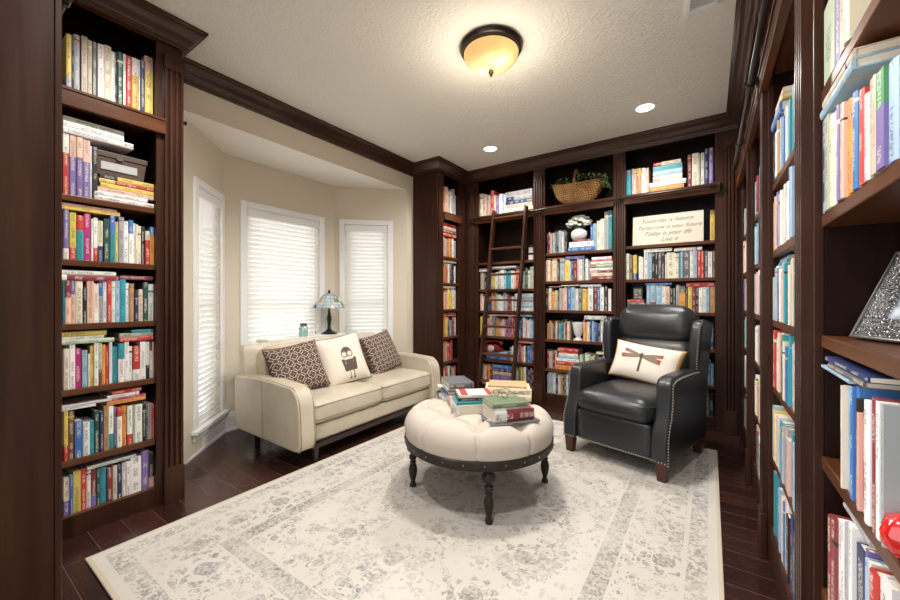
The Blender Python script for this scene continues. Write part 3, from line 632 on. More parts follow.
# ---------------------------------------------------------------- rug
def rug_mat():
    m = mat('faded_floral_rug', (.6, .56, .5), .95); t = NT(m)
    o = t.obj(); sp = t.n('SeparateXYZ', {0: o}); x, y = sp.outputs[0], sp.outputs[1]
    A, B = 1.165, 1.53
    e = t.m('MINIMUM', t.m('SUBTRACT', A, t.m('ABSOLUTE', x)), t.m('SUBTRACT', B, t.m('ABSOLUTE', y)))
    def band(a, b): return t.m('MULTIPLY', t.m('GREATER_THAN', e, a), t.m('LESS_THAN', e, b))
    # warped coordinate so that nothing is ruler-drawn
    wv = t.n('TexNoise', {'Vector': o, 'Scale': 9.0, 'Detail': 2}).outputs[1]
    w2 = t.n('VectorMath', {0: wv, 1: (.5, .5, .5)}, operation='SUBTRACT').outputs[0]
    ow = t.n('VectorMath', {0: o, 1: t.n('VectorMath', {0: w2, 'Scale': .05}, operation='SCALE').outputs[0]}, operation='ADD').outputs[0]
    def flowers(scale, r0, petals, seed):
        v = t.n('TexVoronoi', {'Vector': t.mapping(ow, (1, 1, 0), (seed, seed*.7, 0)), 'Scale': scale, 'Randomness': .75}, voronoi_dimensions='2D')
        d = t.n('VectorMath', {0: t.mapping(ow, (1, 1, 0), (seed, seed*.7, 0)), 1: v.outputs['Position']}, operation='SUBTRACT').outputs[0]
        s2 = t.n('SeparateXYZ', {0: d}); ang = t.m('ARCTAN2', s2.outputs[1], s2.outputs[0]); r = t.m('MULTIPLY', v.outputs['Distance'], 1/scale)
        pet = t.m('MULTIPLY', t.m('ADD', t.m('MULTIPLY', t.m('ABSOLUTE', t.m('COSINE', t.m('MULTIPLY', ang, petals/2))), .45), .55), r0)
        inside = t.m('LESS_THAN', r, pet)
        ring = t.m('GREATER_THAN', t.m('SINE', t.m('MULTIPLY', t.m('DIVIDE', r, r0), 8.0)), -.35)
        return t.m('MULTIPLY', inside, ring)
    f1 = flowers(2.4, .10, 9, 3.1); f2 = flowers(5.2, .05, 6, 8.4); f3 = flowers(11, .030, 5, 1.7); f4 = flowers(17, .022, 4, 6.2)
    vn = t.noise(ow, 4.2, 2.0, .5); vine = t.m('LESS_THAN', t.m('ABSOLUTE', t.m('SUBTRACT', vn, .5)), .008)
    near = t.m('LESS_THAN', t.m('ABSOLUTE', t.m('SUBTRACT', vn, .5)), .045)
    leafy = t.m('MULTIPLY', t.m('MAXIMUM', f3, f4), near)
    blot = t.m('GREATER_THAN', t.noise(ow, 24, 3, .6), .60)
    field = t.m('MAXIMUM', t.m('MAXIMUM', f1, t.m('MULTIPLY', f2, .85)), t.m('MAXIMUM', t.m('MULTIPLY', vine, .6), t.m('MAXIMUM', leafy, t.m('MULTIPLY', blot, .5))))
    dense = t.m('MAXIMUM', t.m('MAXIMUM', f3, f2), t.m('GREATER_THAN', t.noise(o, 55, 2), .50))
    bord = t.m('MAXIMUM', t.m('MAXIMUM', flowers(3.6, .10, 8, 5.5), f3), t.m('MAXIMUM', leafy, t.m('MULTIPLY', blot, .5)))
    stripe = t.m('MULTIPLY', band(.385, .465), t.m('ADD', t.m('MULTIPLY', t.m('GREATER_THAN', t.noise(o, 60, 2), .46), .55), .45))
    outer = t.m('MULTIPLY', band(.055, .13), dense)
    mid = t.m('MULTIPLY', band(.15, .375), bord)
    fld = t.m('MULTIPLY', t.m('GREATER_THAN', e, .475), field)
    pat = t.m('MAXIMUM', t.m('MAXIMUM', outer, mid), t.m('MAXIMUM', stripe, fld))
    wear = t.ramp(t.noise(o, 3.4, 5, .7), .34, .60); grain = t.ramp(t.noise(o, 70, 4, .75), .38, .58)
    pat = t.m('MULTIPLY', t.m('MULTIPLY', pat, t.m('ADD', t.m('MULTIPLY', wear, .8), .2)), t.m('ADD', t.m('MULTIPLY', grain, .85), .15))
    tone = t.mix(t.ramp(t.noise(o, 1.3, 2), .4, .6), (.175, .19, .21), (.25, .225, .18))
    base = t.mix(t.ramp(t.noise(o, 2.2, 3), .35, .65), (.60, .555, .495), (.635, .60, .55))
    base = t.mix(t.m('LESS_THAN', e, .018), base, (.58, .50, .39))
    t.set('Base Color', t.mix(t.m('MULTIPLY', pat, .95), base, tone))
    t.bump(t.noise(o, 260, 2), .25, .002)
    return m
o = MB().box(-1.165, 1.165, -1.53, 1.53, .0005, .0105).build('area_rug', rug_mat(), None, (-1.118, 1.975, 0), bevel=.004)
tag(o, 'large cream area rug with faded grey floral pattern on the dark floor', 'rug')

# ---------------------------------------------------------------- shapes for soft furniture
def leather(name, c, rough, bs=.25, sc=90):
    m = mat(name, c, rough); t = NT(m)
    n = t.n('TexVoronoi', {'Vector': t.obj(), 'Scale': sc*2.2}).outputs['Distance']; n2 = t.noise(t.obj(), 5, 4, .6)
    t.bump(t.m('ADD', t.m('MULTIPLY', n, .35), t.m('MULTIPLY', n2, 1.6)), bs, .004)
    t.set('Base Color', t.mix(t.ramp(n2, .3, .75), tuple(x*.88 for x in c), tuple(min(1, x*1.1) for x in c)))
    return m
CREAM_L = leather('cream_leather', (.60, .53, .415), .34)
DARK_L = leather('charcoal_leather', (.020, .022, .025), .30, .35)
def cushion(b, x0, x1, y0, y1, z0, z1, r=.04, puff=.02, n=14, pw=3.2):
    """soft box: superellipsoid-like block with crowned faces"""
    cx, cy, cz = (x0+x1)/2, (y0+y1)/2, (z0+z1)/2; hx, hy, hz = (x1-x0)/2, (y1-y0)/2, (z1-z0)/2
    bm = bmesh.new(); bmesh.ops.create_cube(bm, size=2); bmesh.ops.subdivide_edges(bm, edges=bm.edges[:], cuts=n, use_grid_fill=True)
    vs = []
    for v in bm.verts:
        p = [v.co.x*hx, v.co.y*hy, v.co.z*hz]; h = (hx, hy, hz)
        q = [max(-(h[i]-r), min(h[i]-r, p[i])) for i in range(3)]; d = Vector([p[i]-q[i] for i in range(3)])
        if d.length > 1e-9: d = d.normalized()*r
        p = [q[i]+d[i] for i in range(3)]
        u, w_, s_ = p[0]/hx, p[1]/hy, p[2]/hz
        p[2] += (1 if s_ > 0 else -1)*abs(s_)*puff*max(0, 1-abs(u)**pw)*max(0, 1-abs(w_)**pw)
        p[1] += (1 if w_ > 0 else -1)*abs(w_)*puff*.6*max(0, 1-abs(u)**pw)*max(0, 1-abs(s_)**2)
        p[0] += (1 if u > 0 else -1)*abs(u)*puff*.4*max(0, 1-abs(w_)**pw)*max(0, 1-abs(s_)**2)
        vs.append((p[0]+cx, p[1]+cy, p[2]+cz))
    b.add(vs, [[x.index for x in f.verts] for f in bm.faces]); bm.free(); return b
def seam_loop(x0, x1, y0, y1, z, r=.04, n=6, g=0):
    pts = []
    for cx, cy, a0 in ((x1-r, y1-r, 0), (x0+r, y1-r, 90), (x0+r, y0+r, 180), (x1-r, y0+r, 270)):
        for k in range(n+1):
            a = R(a0+90*k/n); pts.append((cx+(r+g)*math.cos(a), cy+(r+g)*math.sin(a), z))
    return pts
def pillow(name, mats, mask, w_, h_, th, loc, M, label, cat='pillow', group=None, n=72, piping=None, edge=None):
    """square throw pillow standing in the local x-z plane, front towards -y; mask(u,v)->material index on the front"""
    b = MB(); N = n
    def P(i, j, s):
        u, v = -1+2*i/N, -1+2*j/N
        px = u*w_/2*(1-.075*(1-v*v)); pz = v*h_/2*(1-.075*(1-u*u))
        t_ = th/2*(max(0, (1-u**4)*(1-v**4)))**.55
        return (px, s*t_, pz+h_/2)
    front = [P(i, j, -1) for j in range(N+1) for i in range(N+1)]; back = [P(i, j, 1) for j in range(N+1) for i in range(N+1)]
    off = len(front); fs = []; ms = []
    for j in range(N):
        for i in range(N):
            a = j*(N+1)+i; fs.append((a, a+1, a+N+2, a+N+1)); b.m = mask((i+.5)/N*2-1, (j+.5)/N*2-1)
            ms.append(b.m)
            fs.append((off+a+N+1, off+a+N+2, off+a+1, off+a)); ms.append(0)
    b.m = 0; k = len(b.v); b.add(front+back, fs)
    b.mi[-len(fs):] = ms
    root = b.build(name, mats, None, smooth=True, auto=0)
    bm = bmesh.new(); bm.from_mesh(root.data); bmesh.ops.remove_doubles(bm, verts=bm.verts, dist=1e-5); bm.to_mesh(root.data); bm.free()
    root.data.polygons.foreach_set('use_smooth', [True]*len(root.data.polygons))
    if piping:
        pts = [P(i, 0, 1) for i in range(0, N, 4)]+[P(N, j, 1) for j in range(0, N, 4)]+[P(N-i, N, 1) for i in range(0, N, 4)]+[P(0, N-j, 1) for j in range(0, N, 4)]
        MB().tube(pts, .0045, 6, closed=True).build('piping', piping, root, smooth=True)
    root.matrix_world = Matrix.Translation(loc) @ M
    return tag(root, label, cat, group)

# ---------------------------------------------------------------- sofa (long axis along Y, front towards +X)
SX, SY0, SY1 = -2.28, 1.48, 3.16
sofa = thing('sofa', 'two seat cream leather sofa with sloped arms in front of the bay window', 'sofa', (-2.70, (SY0+SY1)/2, 0), R(1.5))
def sl(x, y, z): return (x+2.68, y-(SY0+SY1)/2, z)
def arm_prof(bk=-.42):
    pts = [(bk+.05, .142), (bk+.006, .20), (bk, .36), (bk+.002, .54), (bk+.02, .562), (-.1, .572), (.08, .567), (.22, .557)]
    for k in range(1, 8):
        a = R(86-82*k/7); pts.append((.275+.130*math.cos(a), .405+.152*math.sin(a)))
    pts += [(.410, .34), (.420, .22), (.419, .16), (.400, .124), (.36, .116), (.0, .128)]
    return [(p[0]-2.68, p[1]) for p in pts]
for s_, y0, y1 in ((-1, SY0, SY0+.135), (1, SY1-.135, SY1)):
    b = MB(); b.prism([(p[0]+2.68, p[1]) for p in arm_prof(-.42 if s_ < 0 else -.22)], y0-(SY0+SY1)/2, y1-(SY0+SY1)/2, 'y')
    a = b.build('arm', CREAM_L, sofa, bevel=.022, seg=4, smooth=True, auto=60)
    yo = (y0 if s_ < 0 else y1)-(SY0+SY1)/2
    seam = mat('sofa_seam', (.30, .23, .155), .6) if s_ < 0 else bpy.data.materials['sofa_seam']
    for yy in (y0+.014-(SY0+SY1)/2, y1-.014-(SY0+SY1)/2):
        pts = [(p[0]+2.68, yy, p[1]) for p in arm_prof(-.42 if s_ < 0 else -.22)[3:-2]]
        MB().tube([(x+(.0 if i < 7 else -.004), y, z-.004) for i, (x, y, z) in enumerate(pts)], .0065, 6).build('piping', seam, a, smooth=True)
    MB().tube([(-.015, yo, .14), (-.025, yo+s_*.0005, .35), (-.035, yo, .555)], .0028, 5).build('seam', seam, a)
seam = bpy.data.materials['sofa_seam']
yA, yB, yM = SY0+.138, SY1-.138, (SY0+SY1)/2
for y0, y1 in ((yA, yM-.002), (yM+.002, yB)):
    b = MB(); cushion(b, -.27, SX+2.68-.005, y0-yM, y1-yM, .265, .425, .045, .018)
    q = b.build('seat_cushion', CREAM_L, sofa, smooth=True, auto=0)
    for z in (.300, .398):
        MB().tube(seam_loop(-.27, SX+2.68-.005, y0-yM, y1-yM, z, .045, g=.0015), .004, 6, closed=True).build('piping', seam, q, smooth=True)
b = MB(); cushion(b, -.27, SX+2.68-.03, yA-yM, yB-yM, .135, .262, .02, .0, 6); b.build('seat_base', CREAM_L, sofa, smooth=True, auto=0)
for y0, y1 in ((yA, yM-.001), (yM+.001, yB)):
    b = MB(); b.M = Matrix.Translation((-.215, 0, .40)) @ Matrix.Rotation(R(-12), 4, 'Y')
    cushion(b, -.09, .07, y0-yM, y1-yM, .0, .37, .05, .03); b.build('back_cushion', CREAM_L, sofa, smooth=True, auto=0)
b = MB(); b.M = Matrix.Translation((-.31, 0, .15)) @ Matrix.Rotation(R(-7), 4, 'Y'); cushion(b, -.05, .05, SY0+.03-yM, SY1-.19-yM, 0, .655, .03, .0, 8); b.build('back_frame', CREAM_L, sofa, smooth=True, auto=0)
LEGM = mat('dark_sofa_metal', (.035, .02, .016), .3, .3)
MB().box(-.30, .385, yA-yM, yA+.035-yM, .10, .134).box(-.30, .385, yB-.035-yM, yB-yM, .10, .134).box(.355, .39, yA-yM, yB-yM, .10, .134).box(-.30, -.26, yA-yM, yB-yM, .10, .134).build('base_rail', LEGM, sofa, bevel=.003)
for x in (.372, -.28):
    for y in (yA+.02 if x > 0 else yA-.03, yB-.02):
        MB().rings([[(x-.02, y-yM-.02, .133), (x+.02, y-yM-.02, .133), (x+.02, y-yM+.02, .133), (x-.02, y-yM+.02, .133)],
                    [(x-.013, y-yM-.013, .0005 if x < 0 else .011), (x+.013, y-yM-.013, .0005 if x < 0 else .011), (x+.013, y-yM+.013, .0005 if x < 0 else .011), (x-.013, y-yM+.013, .0005 if x < 0 else .011)]]).build('leg', LEGM, sofa)

# sofa pillows
def damask(name):
    m = mat(name, (.12, .07, .05), .8); t = NT(m); v = t.obj()
    sp = t.n('SeparateXYZ', {0: v}); x, y, z = sp.outputs
    s1 = t.m('MULTIPLY', t.m('SINE', t.m('MULTIPLY', x, 70.0)), t.m('SINE', t.m('MULTIPLY', z, 70.0)))
    s2 = t.m('MULTIPLY', t.m('COSINE', t.m('MULTIPLY', x, 140.0)), t.m('COSINE', t.m('MULTIPLY', z, 140.0)))
    f = t.m('ADD', s1, t.m('MULTIPLY', s2, .75)); f = t.m('LESS_THAN', t.m('ABSOLUTE', f), .30)
    t.set('Base Color', t.mix(f, (.095, .05, .036), (.52, .45, .38))); return m
DAM = damask('brown_lattice_fabric')
OFFW = mat('off_white_canvas', (.78, .70, .60), .85); INK = mat('brown_print', (.11, .075, .055), .8); INK2 = mat('light_brown_print', (.27, .19, .14), .8)
NAVYP = mat('navy_piping', (.04, .04, .07), .6); TANP = mat('rust_tan_fabric', (.42, .2, .12), .8); BUR = mat('burgundy_fabric', (.15, .055, .07), .8)
def el(u, v, cx, cy, a, b): return ((u-cx)/a)**2+((v-cy)/b)**2 < 1
def bird(u, v):
    k = 0; u, v = u/1.16-.01, v/1.16-.02
    if el(u, v, .05, .10, .225, .27) : k = 1 if v > .17 else 0                   # cap of the head
    for cx in (-.06, .16):
        if el(u, v, cx, .10, .125, .125): k = 2
        if el(u, v, cx, .10, .085, .085): k = 0
    if abs(u-.05) < .03 and abs(v-.11) < .015: k = 2
    if abs(u-.05) < .045*(1-(.06-v)/.09) and -.03 < v < .06: k = 2
    if -.52 < v < -.10 and abs(u-.07) < .175+.03*math.sin((v+.1)*8): k = 1
    if -.52 < v < -.06 and (-.225 < u+.10*(v+.1) < -.105 or .245 < u-.16*(v+.1) < .36): k = 1 if abs(v+.3) < .24 else k
    if -.76 < v < -.5 and (abs(u+.0) < .016 or abs(u-.14) < .016): k = 2
    if -.79 < v < -.74 and (abs(u+.0) < .05 or abs(u-.14) < .05): k = 2
    return k
def lean(rotz, tilt, roll=0): return Matrix.Rotation(rotz, 4, 'Z') @ Matrix.Rotation(tilt, 4, 'X') @ Matrix.Rotation(roll, 4, 'Y')
# pillow front is local -y; rotate so that it faces +X (rotz=+90)
pillow('throw_pillow', [DAM], lambda u, v: 0, .43, .41, .15, (-2.60, 1.77, .428), lean(R(74), R(-26), R(-10)), 'brown lattice patterned pillow leaning at the left arm of the cream sofa', group='patterned sofa pillows', n=40)
pillow('throw_pillow', [DAM], lambda u, v: 0, .43, .42, .15, (-2.65, 2.76, .432), lean(R(92), R(-24), R(-9)), 'brown lattice patterned pillow at the right end of the sofa', group='patterned sofa pillows', n=40)
pillow('throw_pillow', [OFFW, INK, INK2], bird, .44, .44, .16, (-2.56, 2.175, .428), lean(R(78), R(-22), R(-8)), 'off-white pillow with a printed bird wearing glasses in the middle of the sofa', n=120, piping=NAVYP)
pillow('throw_pillow', [TANP], lambda u, v: 0, .36, .36, .11, (-2.735, 1.765, .44), lean(R(88), R(-20), R(-4)), 'rust and tan pillow mostly hidden behind the patterned one, by the left arm', n=30, piping=BUR)

# ---------------------------------------------------------------- armchair
ch = thing('recliner_armchair', 'charcoal leather wingback recliner with nailhead trim on the rug corner', 'armchair', (-.475, 3.12, .0106), R(-14.5))
LG = mat('chestnut_wood_leg', (.075, .022, .014), .3)
W2 = .365
NAIL = mat('silver_nailhead', (.62, .60, .56), .28, 1.0)
def nails(path, step, n=None):
    b = MB(); acc = 0; out = []
    P = [Vector(p) for p in path]; tot = sum((P[i+1]-P[i]).length for i in range(len(P)-1)); k = max(2, int(tot/step)); i = 0; done = 0
    for q in range(k+1):
        t_ = tot*q/k
        while i < len(P)-2 and done+(P[i+1]-P[i]).length < t_: done += (P[i+1]-P[i]).length; i += 1
        L = (P[i+1]-P[i]).length; c = P[i].lerp(P[i+1], min(1, (t_-done)/L)) if L else P[i]
        b.sphere(tuple(c), .0058, 4)
    return b
# arm side profile in (y,z): front is -y
def arm_curve():
    return [(-.378, .115), (-.378, .20), (-.372, .27), (-.350, .335), (-.322, .39), (-.305, .45), (-.298, .52), (-.296, .57), (-.288, .605), (-.268, .630), (-.235, .642), (-.15, .647), (.0, .648), (.20, .642)]
for s_ in (-1, 1):
    out = s_*W2; inn = s_*(W2-.10)
    prof = arm_curve()+[(.43, .60), (.41, .115)]
    b = MB(); b.prism(prof, min(out, inn), max(out, inn), 'x')
    a = b.build('arm', DARK_L, ch, bevel=.020, seg=3, smooth=True, auto=50)
    cur = [(s_*(W2-.004), y-.006 if z < .6 else y, z+(.004 if z > .63 else 0)) for y, z in arm_curve()]
    nails([(s_*(W2+.001), y+.012, z-(.018 if z > .61 else 0)) for y, z in arm_curve()], .0175).build('nailhead_trim', NAIL, a, smooth=True)
    nails([(s_*(W2-.012), -.380, .128), (s_*(W2-.09), -.380, .128)], .016).build('nailhead_trim', NAIL, a, smooth=True)
    # wing
    wp = [(.245, .55), (.225, .70), (.23, .84), (.255, .955), (.295, .99), (.38, .995), (.53, .975), (.47, .55)]
    b = MB(); b.rings([[(s_*(xo+.05*max(0, z-.55)), y, z) for y, z in wp] for xo in (W2-.085, W2-.006)])
    wing = b.build('wing', DARK_L, ch, bevel=.022, seg=3, smooth=True, auto=50)
    nails([(s_*(W2-.020+.05*(z-.55)), y-.0005, z) for y, z in wp[:4]]+[(s_*(W2+.002), .285, .979)], .0185).build('nailhead_trim', NAIL, wing, smooth=True)
b = MB(); cushion(b, -W2+.103, W2-.103, -.385, .25, .335, .48, .06, .034); q = b.build('seat_cushion', DARK_L, ch, smooth=True, auto=0)
MB().tube(seam_loop(-W2+.103, W2-.103, -.385, .25, .448, .06, g=.001), .0045, 6, closed=True).build('piping', DARK_L, q, smooth=True)
b = MB(); cushion(b, -W2+.103, W2-.103, -.362, -.25, .118, .338, .025, .012); q = b.build('footrest_panel', DARK_L, ch, smooth=True, auto=0)
nails([(-W2+.108, -.368, .128), (W2-.108, -.368, .128)], .0165).build('nailhead_trim', NAIL, q, smooth=True)
MB().box(-W2+.12, W2-.12, -.24, .36, .118, .33).build('seat_frame', DARK_L, ch)
def tilt_b(b): b.M = Matrix.Translation((.01, .25, .44)) @ Matrix.Rotation(R(-13), 4, 'X'); return b
b = tilt_b(MB()); cushion(b, -W2+.09, W2-.09, -.02, .12, .0, .40, .05, .035); q = b.build('back_cushion', DARK_L, ch, smooth=True, auto=0)
b = tilt_b(MB()); cushion(b, -W2+.085, W2-.085, -.05, .12, .405, .655, .075, .035); b.build('head_cushion', DARK_L, ch, smooth=True, auto=0)
b = tilt_b(MB()); cushion(b, -W2+.09, W2-.09, .12, .20, -.28, .64, .035, .0); b.build('back_panel', DARK_L, ch, smooth=True, auto=0)
for x in (-1, 1):
    for y in (-.335, .355):
        X = x*(W2-.042)
        MB().rings([[(X-.034, y-.034, .12), (X+.034, y-.034, .12), (X+.034, y+.034, .12), (X-.034, y+.034, .12)], [(X-.025, y-.025, 0), (X+.025, y-.025, 0), (X+.025, y+.025, 0), (X-.025, y+.025, 0)]]).build('leg', LG, ch, bevel=.003)
# dragonfly pillow
PK = mat('cream_linen', (.80, .72, .62), .85); GO = mat('golden_linen_edge', (.62, .36, .13), .85); RD = mat('rust_print', (.36, .10, .06), .8)
def dragonfly(u, v):
    k = 0
    x, y = u*.25/1.2+.012, v*.155/1.15                                                    # metres on the cloth
    def wing(cx, cy, L, wd, ang):
        dx, dy = x-cx, y-cy; a = R(ang); p = dx*math.cos(a)+dy*math.sin(a); q = -dx*math.sin(a)+dy*math.cos(a)
        if 0 < p < L and abs(q) < wd*(.35+.65*math.sin(min(1, p/L*1.15)*PI*.62)): return p/L
        return None
    for args in ((.006, .045, .125, .013, 7), (.006, .035, .118, .018, -9), (-.006, .045, .11, .013, 167), (-.006, .035, .125, .016, 186)):
        r = wing(*args)
        if r is not None: k = 3 if r > .78 else 2
    if abs(x) < .0075 and -.075 < y < .052: k = 1
    if el(x, y, 0, .042, .013, .022): k = 1
    if k == 0 and (abs(u) > .93 or abs(v) > .92): k = 4
    return k
Mc = Matrix.Translation((-.475, 3.12, 0)) @ Matrix.Rotation(R(-14.5), 4, 'Z')
pl = Mc @ Vector((.0, .115, .512))
pillow('lumbar_pillow', [PK, INK, INK2, RD, GO], dragonfly, .53, .31, .13, pl, lean(R(-14.5), R(-21), R(6)), 'cream lumbar pillow with a printed dragonfly on the leather armchair', n=110)

# ---------------------------------------------------------------- tufted ottoman
OX, OY = -1.186, 2.018
ot = thing('tufted_ottoman', 'round button-tufted cream ottoman on turned dark wood legs', 'ottoman', (OX, OY, .0106), R(0))
LIN = mat('oatmeal_linen', (.58, .515, .445), .9); _t = NT(LIN); _t.bump(_t.noise(_t.obj(), 420, 2), .15, .001)
DW = wood('grey_brown_turned_wood', (.013, .0095, .008), (.042, .031, .025), (9, 9, 1), .28)
RO = .455
hexs = []
for i in range(-5, 5):
    for j in range(-3, 5):
        p = (-.056+.232*i+.170*j, -.245-.062*i+.170*j)
        if math.hypot(*p) < .40: hexs.append(p)
outer_b = [p for p in hexs if math.hypot(*p) > .24]
links = [(i, j) for i in range(len(hexs)) for j in range(i) if math.dist(hexs[i], hexs[j]) < .26]
def dent(x, y):
    r = math.hypot(x, y); d = 0
    for a, b_ in hexs:
        q = math.hypot(x-a, y-b_)
        if q < .12: d = max(d, .050*math.exp(-(q/.042)**2))
    for i, j in links:
        (a, b_), (a2, b2) = hexs[i], hexs[j]; L = math.hypot(a2-a, b2-b_); tx, ty = (a2-a)/L, (b2-b_)/L
        s_ = (x-a)*tx+(y-b_)*ty; q = abs(-(x-a)*ty+(y-b_)*tx)
        if 0 <= s_ <= L and q < .05: d = max(d, .026*math.exp(-(q/.010)**1.4))
    for a, b_ in outer_b:
        ra = math.hypot(a, b_); tx, ty = a/ra, b_/ra; s_ = (x-a)*tx+(y-b_)*ty; q = abs(-(x-a)*ty+(y-b_)*tx)
        if s_ >= 0 and q < .05: d = max(d, .020*math.exp(-(q/.008)**1.2))
    return d
def seat_pt(k, n_):
    """profile from the centre of the top to the foot of the side: (r, z, nr, nz)"""
    t_ = k/n_
    if t_ < .55: r = (RO-.105)*t_/.55+.0015; return r, .478+.010*(1-(r/RO)**2), 0, 1
    if t_ < .93:
        a = PI/2*(t_-.55)/.38; return RO-.105+.105*math.sin(a), .478-.095+.0965*math.cos(a), math.sin(a), math.cos(a)
    q = (t_-.93)/.07; return RO-.010*q, .383-.055*q, 1, 0
b = MB(); rings = []; NA = 300; NK = 76
for k in range(NK+1):
    r, z, nr, nz = seat_pt(k, NK); rg = []
    for j in range(NA):
        c_, s_ = math.cos(2*PI*j/NA), math.sin(2*PI*j/NA); d = dent(max(r, .001)*c_, max(r, .001)*s_)
        if k > NK*.93: d *= max(0, 1-(k/NK-.93)/.07)*.7+.3
        rr = r-nr*d; rg.append((rr*c_, rr*s_, z-nz*d))
    rings.append(rg)
b.rings(rings); b.build('tufted_seat', LIN, ot, smooth=True, auto=0)
for x, y in hexs:
    MB().sphere((x, y, .478-.050+.004), .010, 5, (1, 1, .5)).build('button', LIN, ot, smooth=True)
MB().lathe([(.38, .276), (.440, .276), (.446, .280), (.446, .289), (.454, .294), (.454, .326), (.446, .332), (.38, .332)], 64).build('wood_band', DW, ot, smooth=True, auto=30)
for j in range(26): MB().sphere((.454*math.cos(2*PI*j/26), .454*math.sin(2*PI*j/26), .310), .0065, 4).build('nailhead', STEEL, ot, smooth=True)
lp = [(r_, z_*1.027) for r_, z_ in [(.012, 0), (.020, .004), (.021, .014), (.014, .026), (.013, .036), (.024, .075), (.027, .105), (.022, .128), (.014, .14), (.020, .146), (.020, .152), (.015, .158), (.024, .172), (.024, .186), (.014, .196), (.018, .203), (.036, .222), (.038, .236), (.030, .252), (.020, .26), (.026, .266), (.026, .275)]]
for x, y in ((-1.500, 1.765), (-.932, 1.695), (-.852, 2.275), (-1.436, 2.338)):
    MB().lathe(lp, 20, (x-OX, y-OY, 0)).build('leg', DW, ot, smooth=True, auto=35)

# ---------------------------------------------------------------- books on the ottoman
def loose(label, t_, h_, d_, spec, loc, rot, hard=True, page=True, group='books stacked on the ottoman', tilt=None, cat='book'):
    """lying book: spine along local x (towards -y), thickness up"""
    b = MB(); pg = MB(); st = random.getstate()
    xf = lambda x, y, z: (z-h_/2, y-d_/2, t_-x)
    book_mesh(b, pg, t_, h_, d_, spec, xf, hard)
    o = b.build('book', [COVER, PAGE], None, loc, rot); pg.build('page_block', PAGE, o); tag(o, label, cat, group)
    if tilt: o.rotation_euler = (tilt[0], tilt[1], rot)
    return o
Z0 = .0106+.474
def pile(x, y, items, z=Z0):
    for lab, t_, h_, d_, sp_, rot, dx, dy in items:
        loose(lab, t_, h_, d_, sp_, (x+dx, y+dy, z), R(rot)); z += t_+.0006
    return z
ZP1 = pile(-1.435, 2.11, [
    ('white hardback at the bottom of the back left pile on the ottoman', .034, .235, .165, 'W_N', -38, 0, 0),
    ('pale blue book second from bottom in the back left ottoman pile', .022, .23, .16, 'L_K', -42, .005, .004),
    ('navy and white book third from bottom in the back left ottoman pile', .020, .225, .155, 'N_W', -36, -.004, 0),
    ('bright blue book under the grey one, back left ottoman pile', .018, .16, .215, 'B_W', 47, .012, .01),
    ('dark grey book on top of the back left pile on the ottoman', .034, .165, .23, 'H', 50, .02, .014)])
ZP2 = pile(-1.220, 1.925, [
    ('thick cream-paged hardback at the bottom of the front left ottoman pile', .064, .235, .155, 'W_I', -41, 0, 0),
    ('thin teal book in the middle of the front left ottoman pile', .018, .19, .16, 'T', 45, .034, -.004),
    ('black book under the red and white one, front left ottoman pile', .016, .20, .15, 'K', 42, .045, .012)])
loose('white book with red bands on top of the front left ottoman pile', .020, .20, .14, 'W', (-1.17, 1.94, ZP2), R(41))
bandm = mat('red_band_print', (.45, .05, .03), .5)
bo = [q for q in C.objects if q.get('label', '').startswith('white book with red bands')][0]
MB().box(-.085, -.045, -.0715, .0705, .0195, .0212).box(.070, .098, -.0715, .0705, .0195, .0212).build('red_band', bandm, bo)
ZP3 = pile(-.945, 1.935, [
    ('flat grey folder under the red hardback, front right on the ottoman', .010, .29, .215, 'H', 53, .0, .0),
    ('thick dark red hardback with script spine, front right ottoman pile', .060, .24, .17, 'M_W', 54, .0, .0),
    ('thin white paperback below the green book, front right ottoman pile', .012, .215, .155, 'W', 52, -.012, -.006),
    ('olive green book on top of the front right pile, under the eyeglasses', .022, .215, .16, 'S', 51, -.012, -.008)])
ZP4 = pile(-1.145, 2.365, [
    ('wide stack of cream folders, lowest in the back right pile on the ottoman', .040, .31, .19, 'C', 22, .0, .0),
    ('upper cream folder in the back right pile on the ottoman', .036, .30, .185, 'C', 26, -.008, .0),
    ('thin tan folder on top of the back right pile on the ottoman', .014, .26, .17, 'F', 24, -.015, .012)])
def recol(key, c):
    for q in list(C.objects):
        if key in q.get('label', ''): q.data.color_attributes['col'].data.foreach_set('color', [v for _ in range(len(q.data.loops)) for v in (*c, 1)])
recol('olive green', (.165, .215, .125)); recol('cream folder', (.72, .64, .47)); recol('thin tan folder', (.62, .41, .22))
def glasses(label, loc, rz, tilt=(0, 0)):
    t = thing('eyeglasses', label, 'eyeglasses', loc, 0, 'eyeglasses on the ottoman'); t.rotation_euler = (tilt[0], tilt[1], rz)
    fm = bpy.data.materials.get('thin_dark_wire') or mat('thin_dark_wire', (.03, .03, .035), .3, .6)
    for s_ in (-1, 1):
        MB().tube([(s_*.035+.024*math.cos(2*PI*k/16), 0, .020+.017*math.sin(2*PI*k/16)) for k in range(16)], .0017, 6, closed=True).build('rim', fm, t, smooth=True)
        b = MB(); b.tube([(s_*.059, 0, .028), (s_*.063, .02, .029), (s_*.06, .11, .024), (s_*.058, .135, .010)], .0017, 6); b.build('temple', fm, t, smooth=True)
        MB().rings([[(s_*.035+.023*math.cos(2*PI*k/16), y, .020+.016*math.sin(2*PI*k/16)) for k in range(16)] for y in (-.0006, .0006)]).build('lens', GLASS, t)
    MB().tube([(-.011, 0, .024), (0, 0, .029), (.011, 0, .024)], .0015, 6).build('bridge', fm, t, smooth=True)
glasses('thin wire eyeglasses resting on the olive green book', (-1.0, 1.955, ZP3+.0), R(-20))

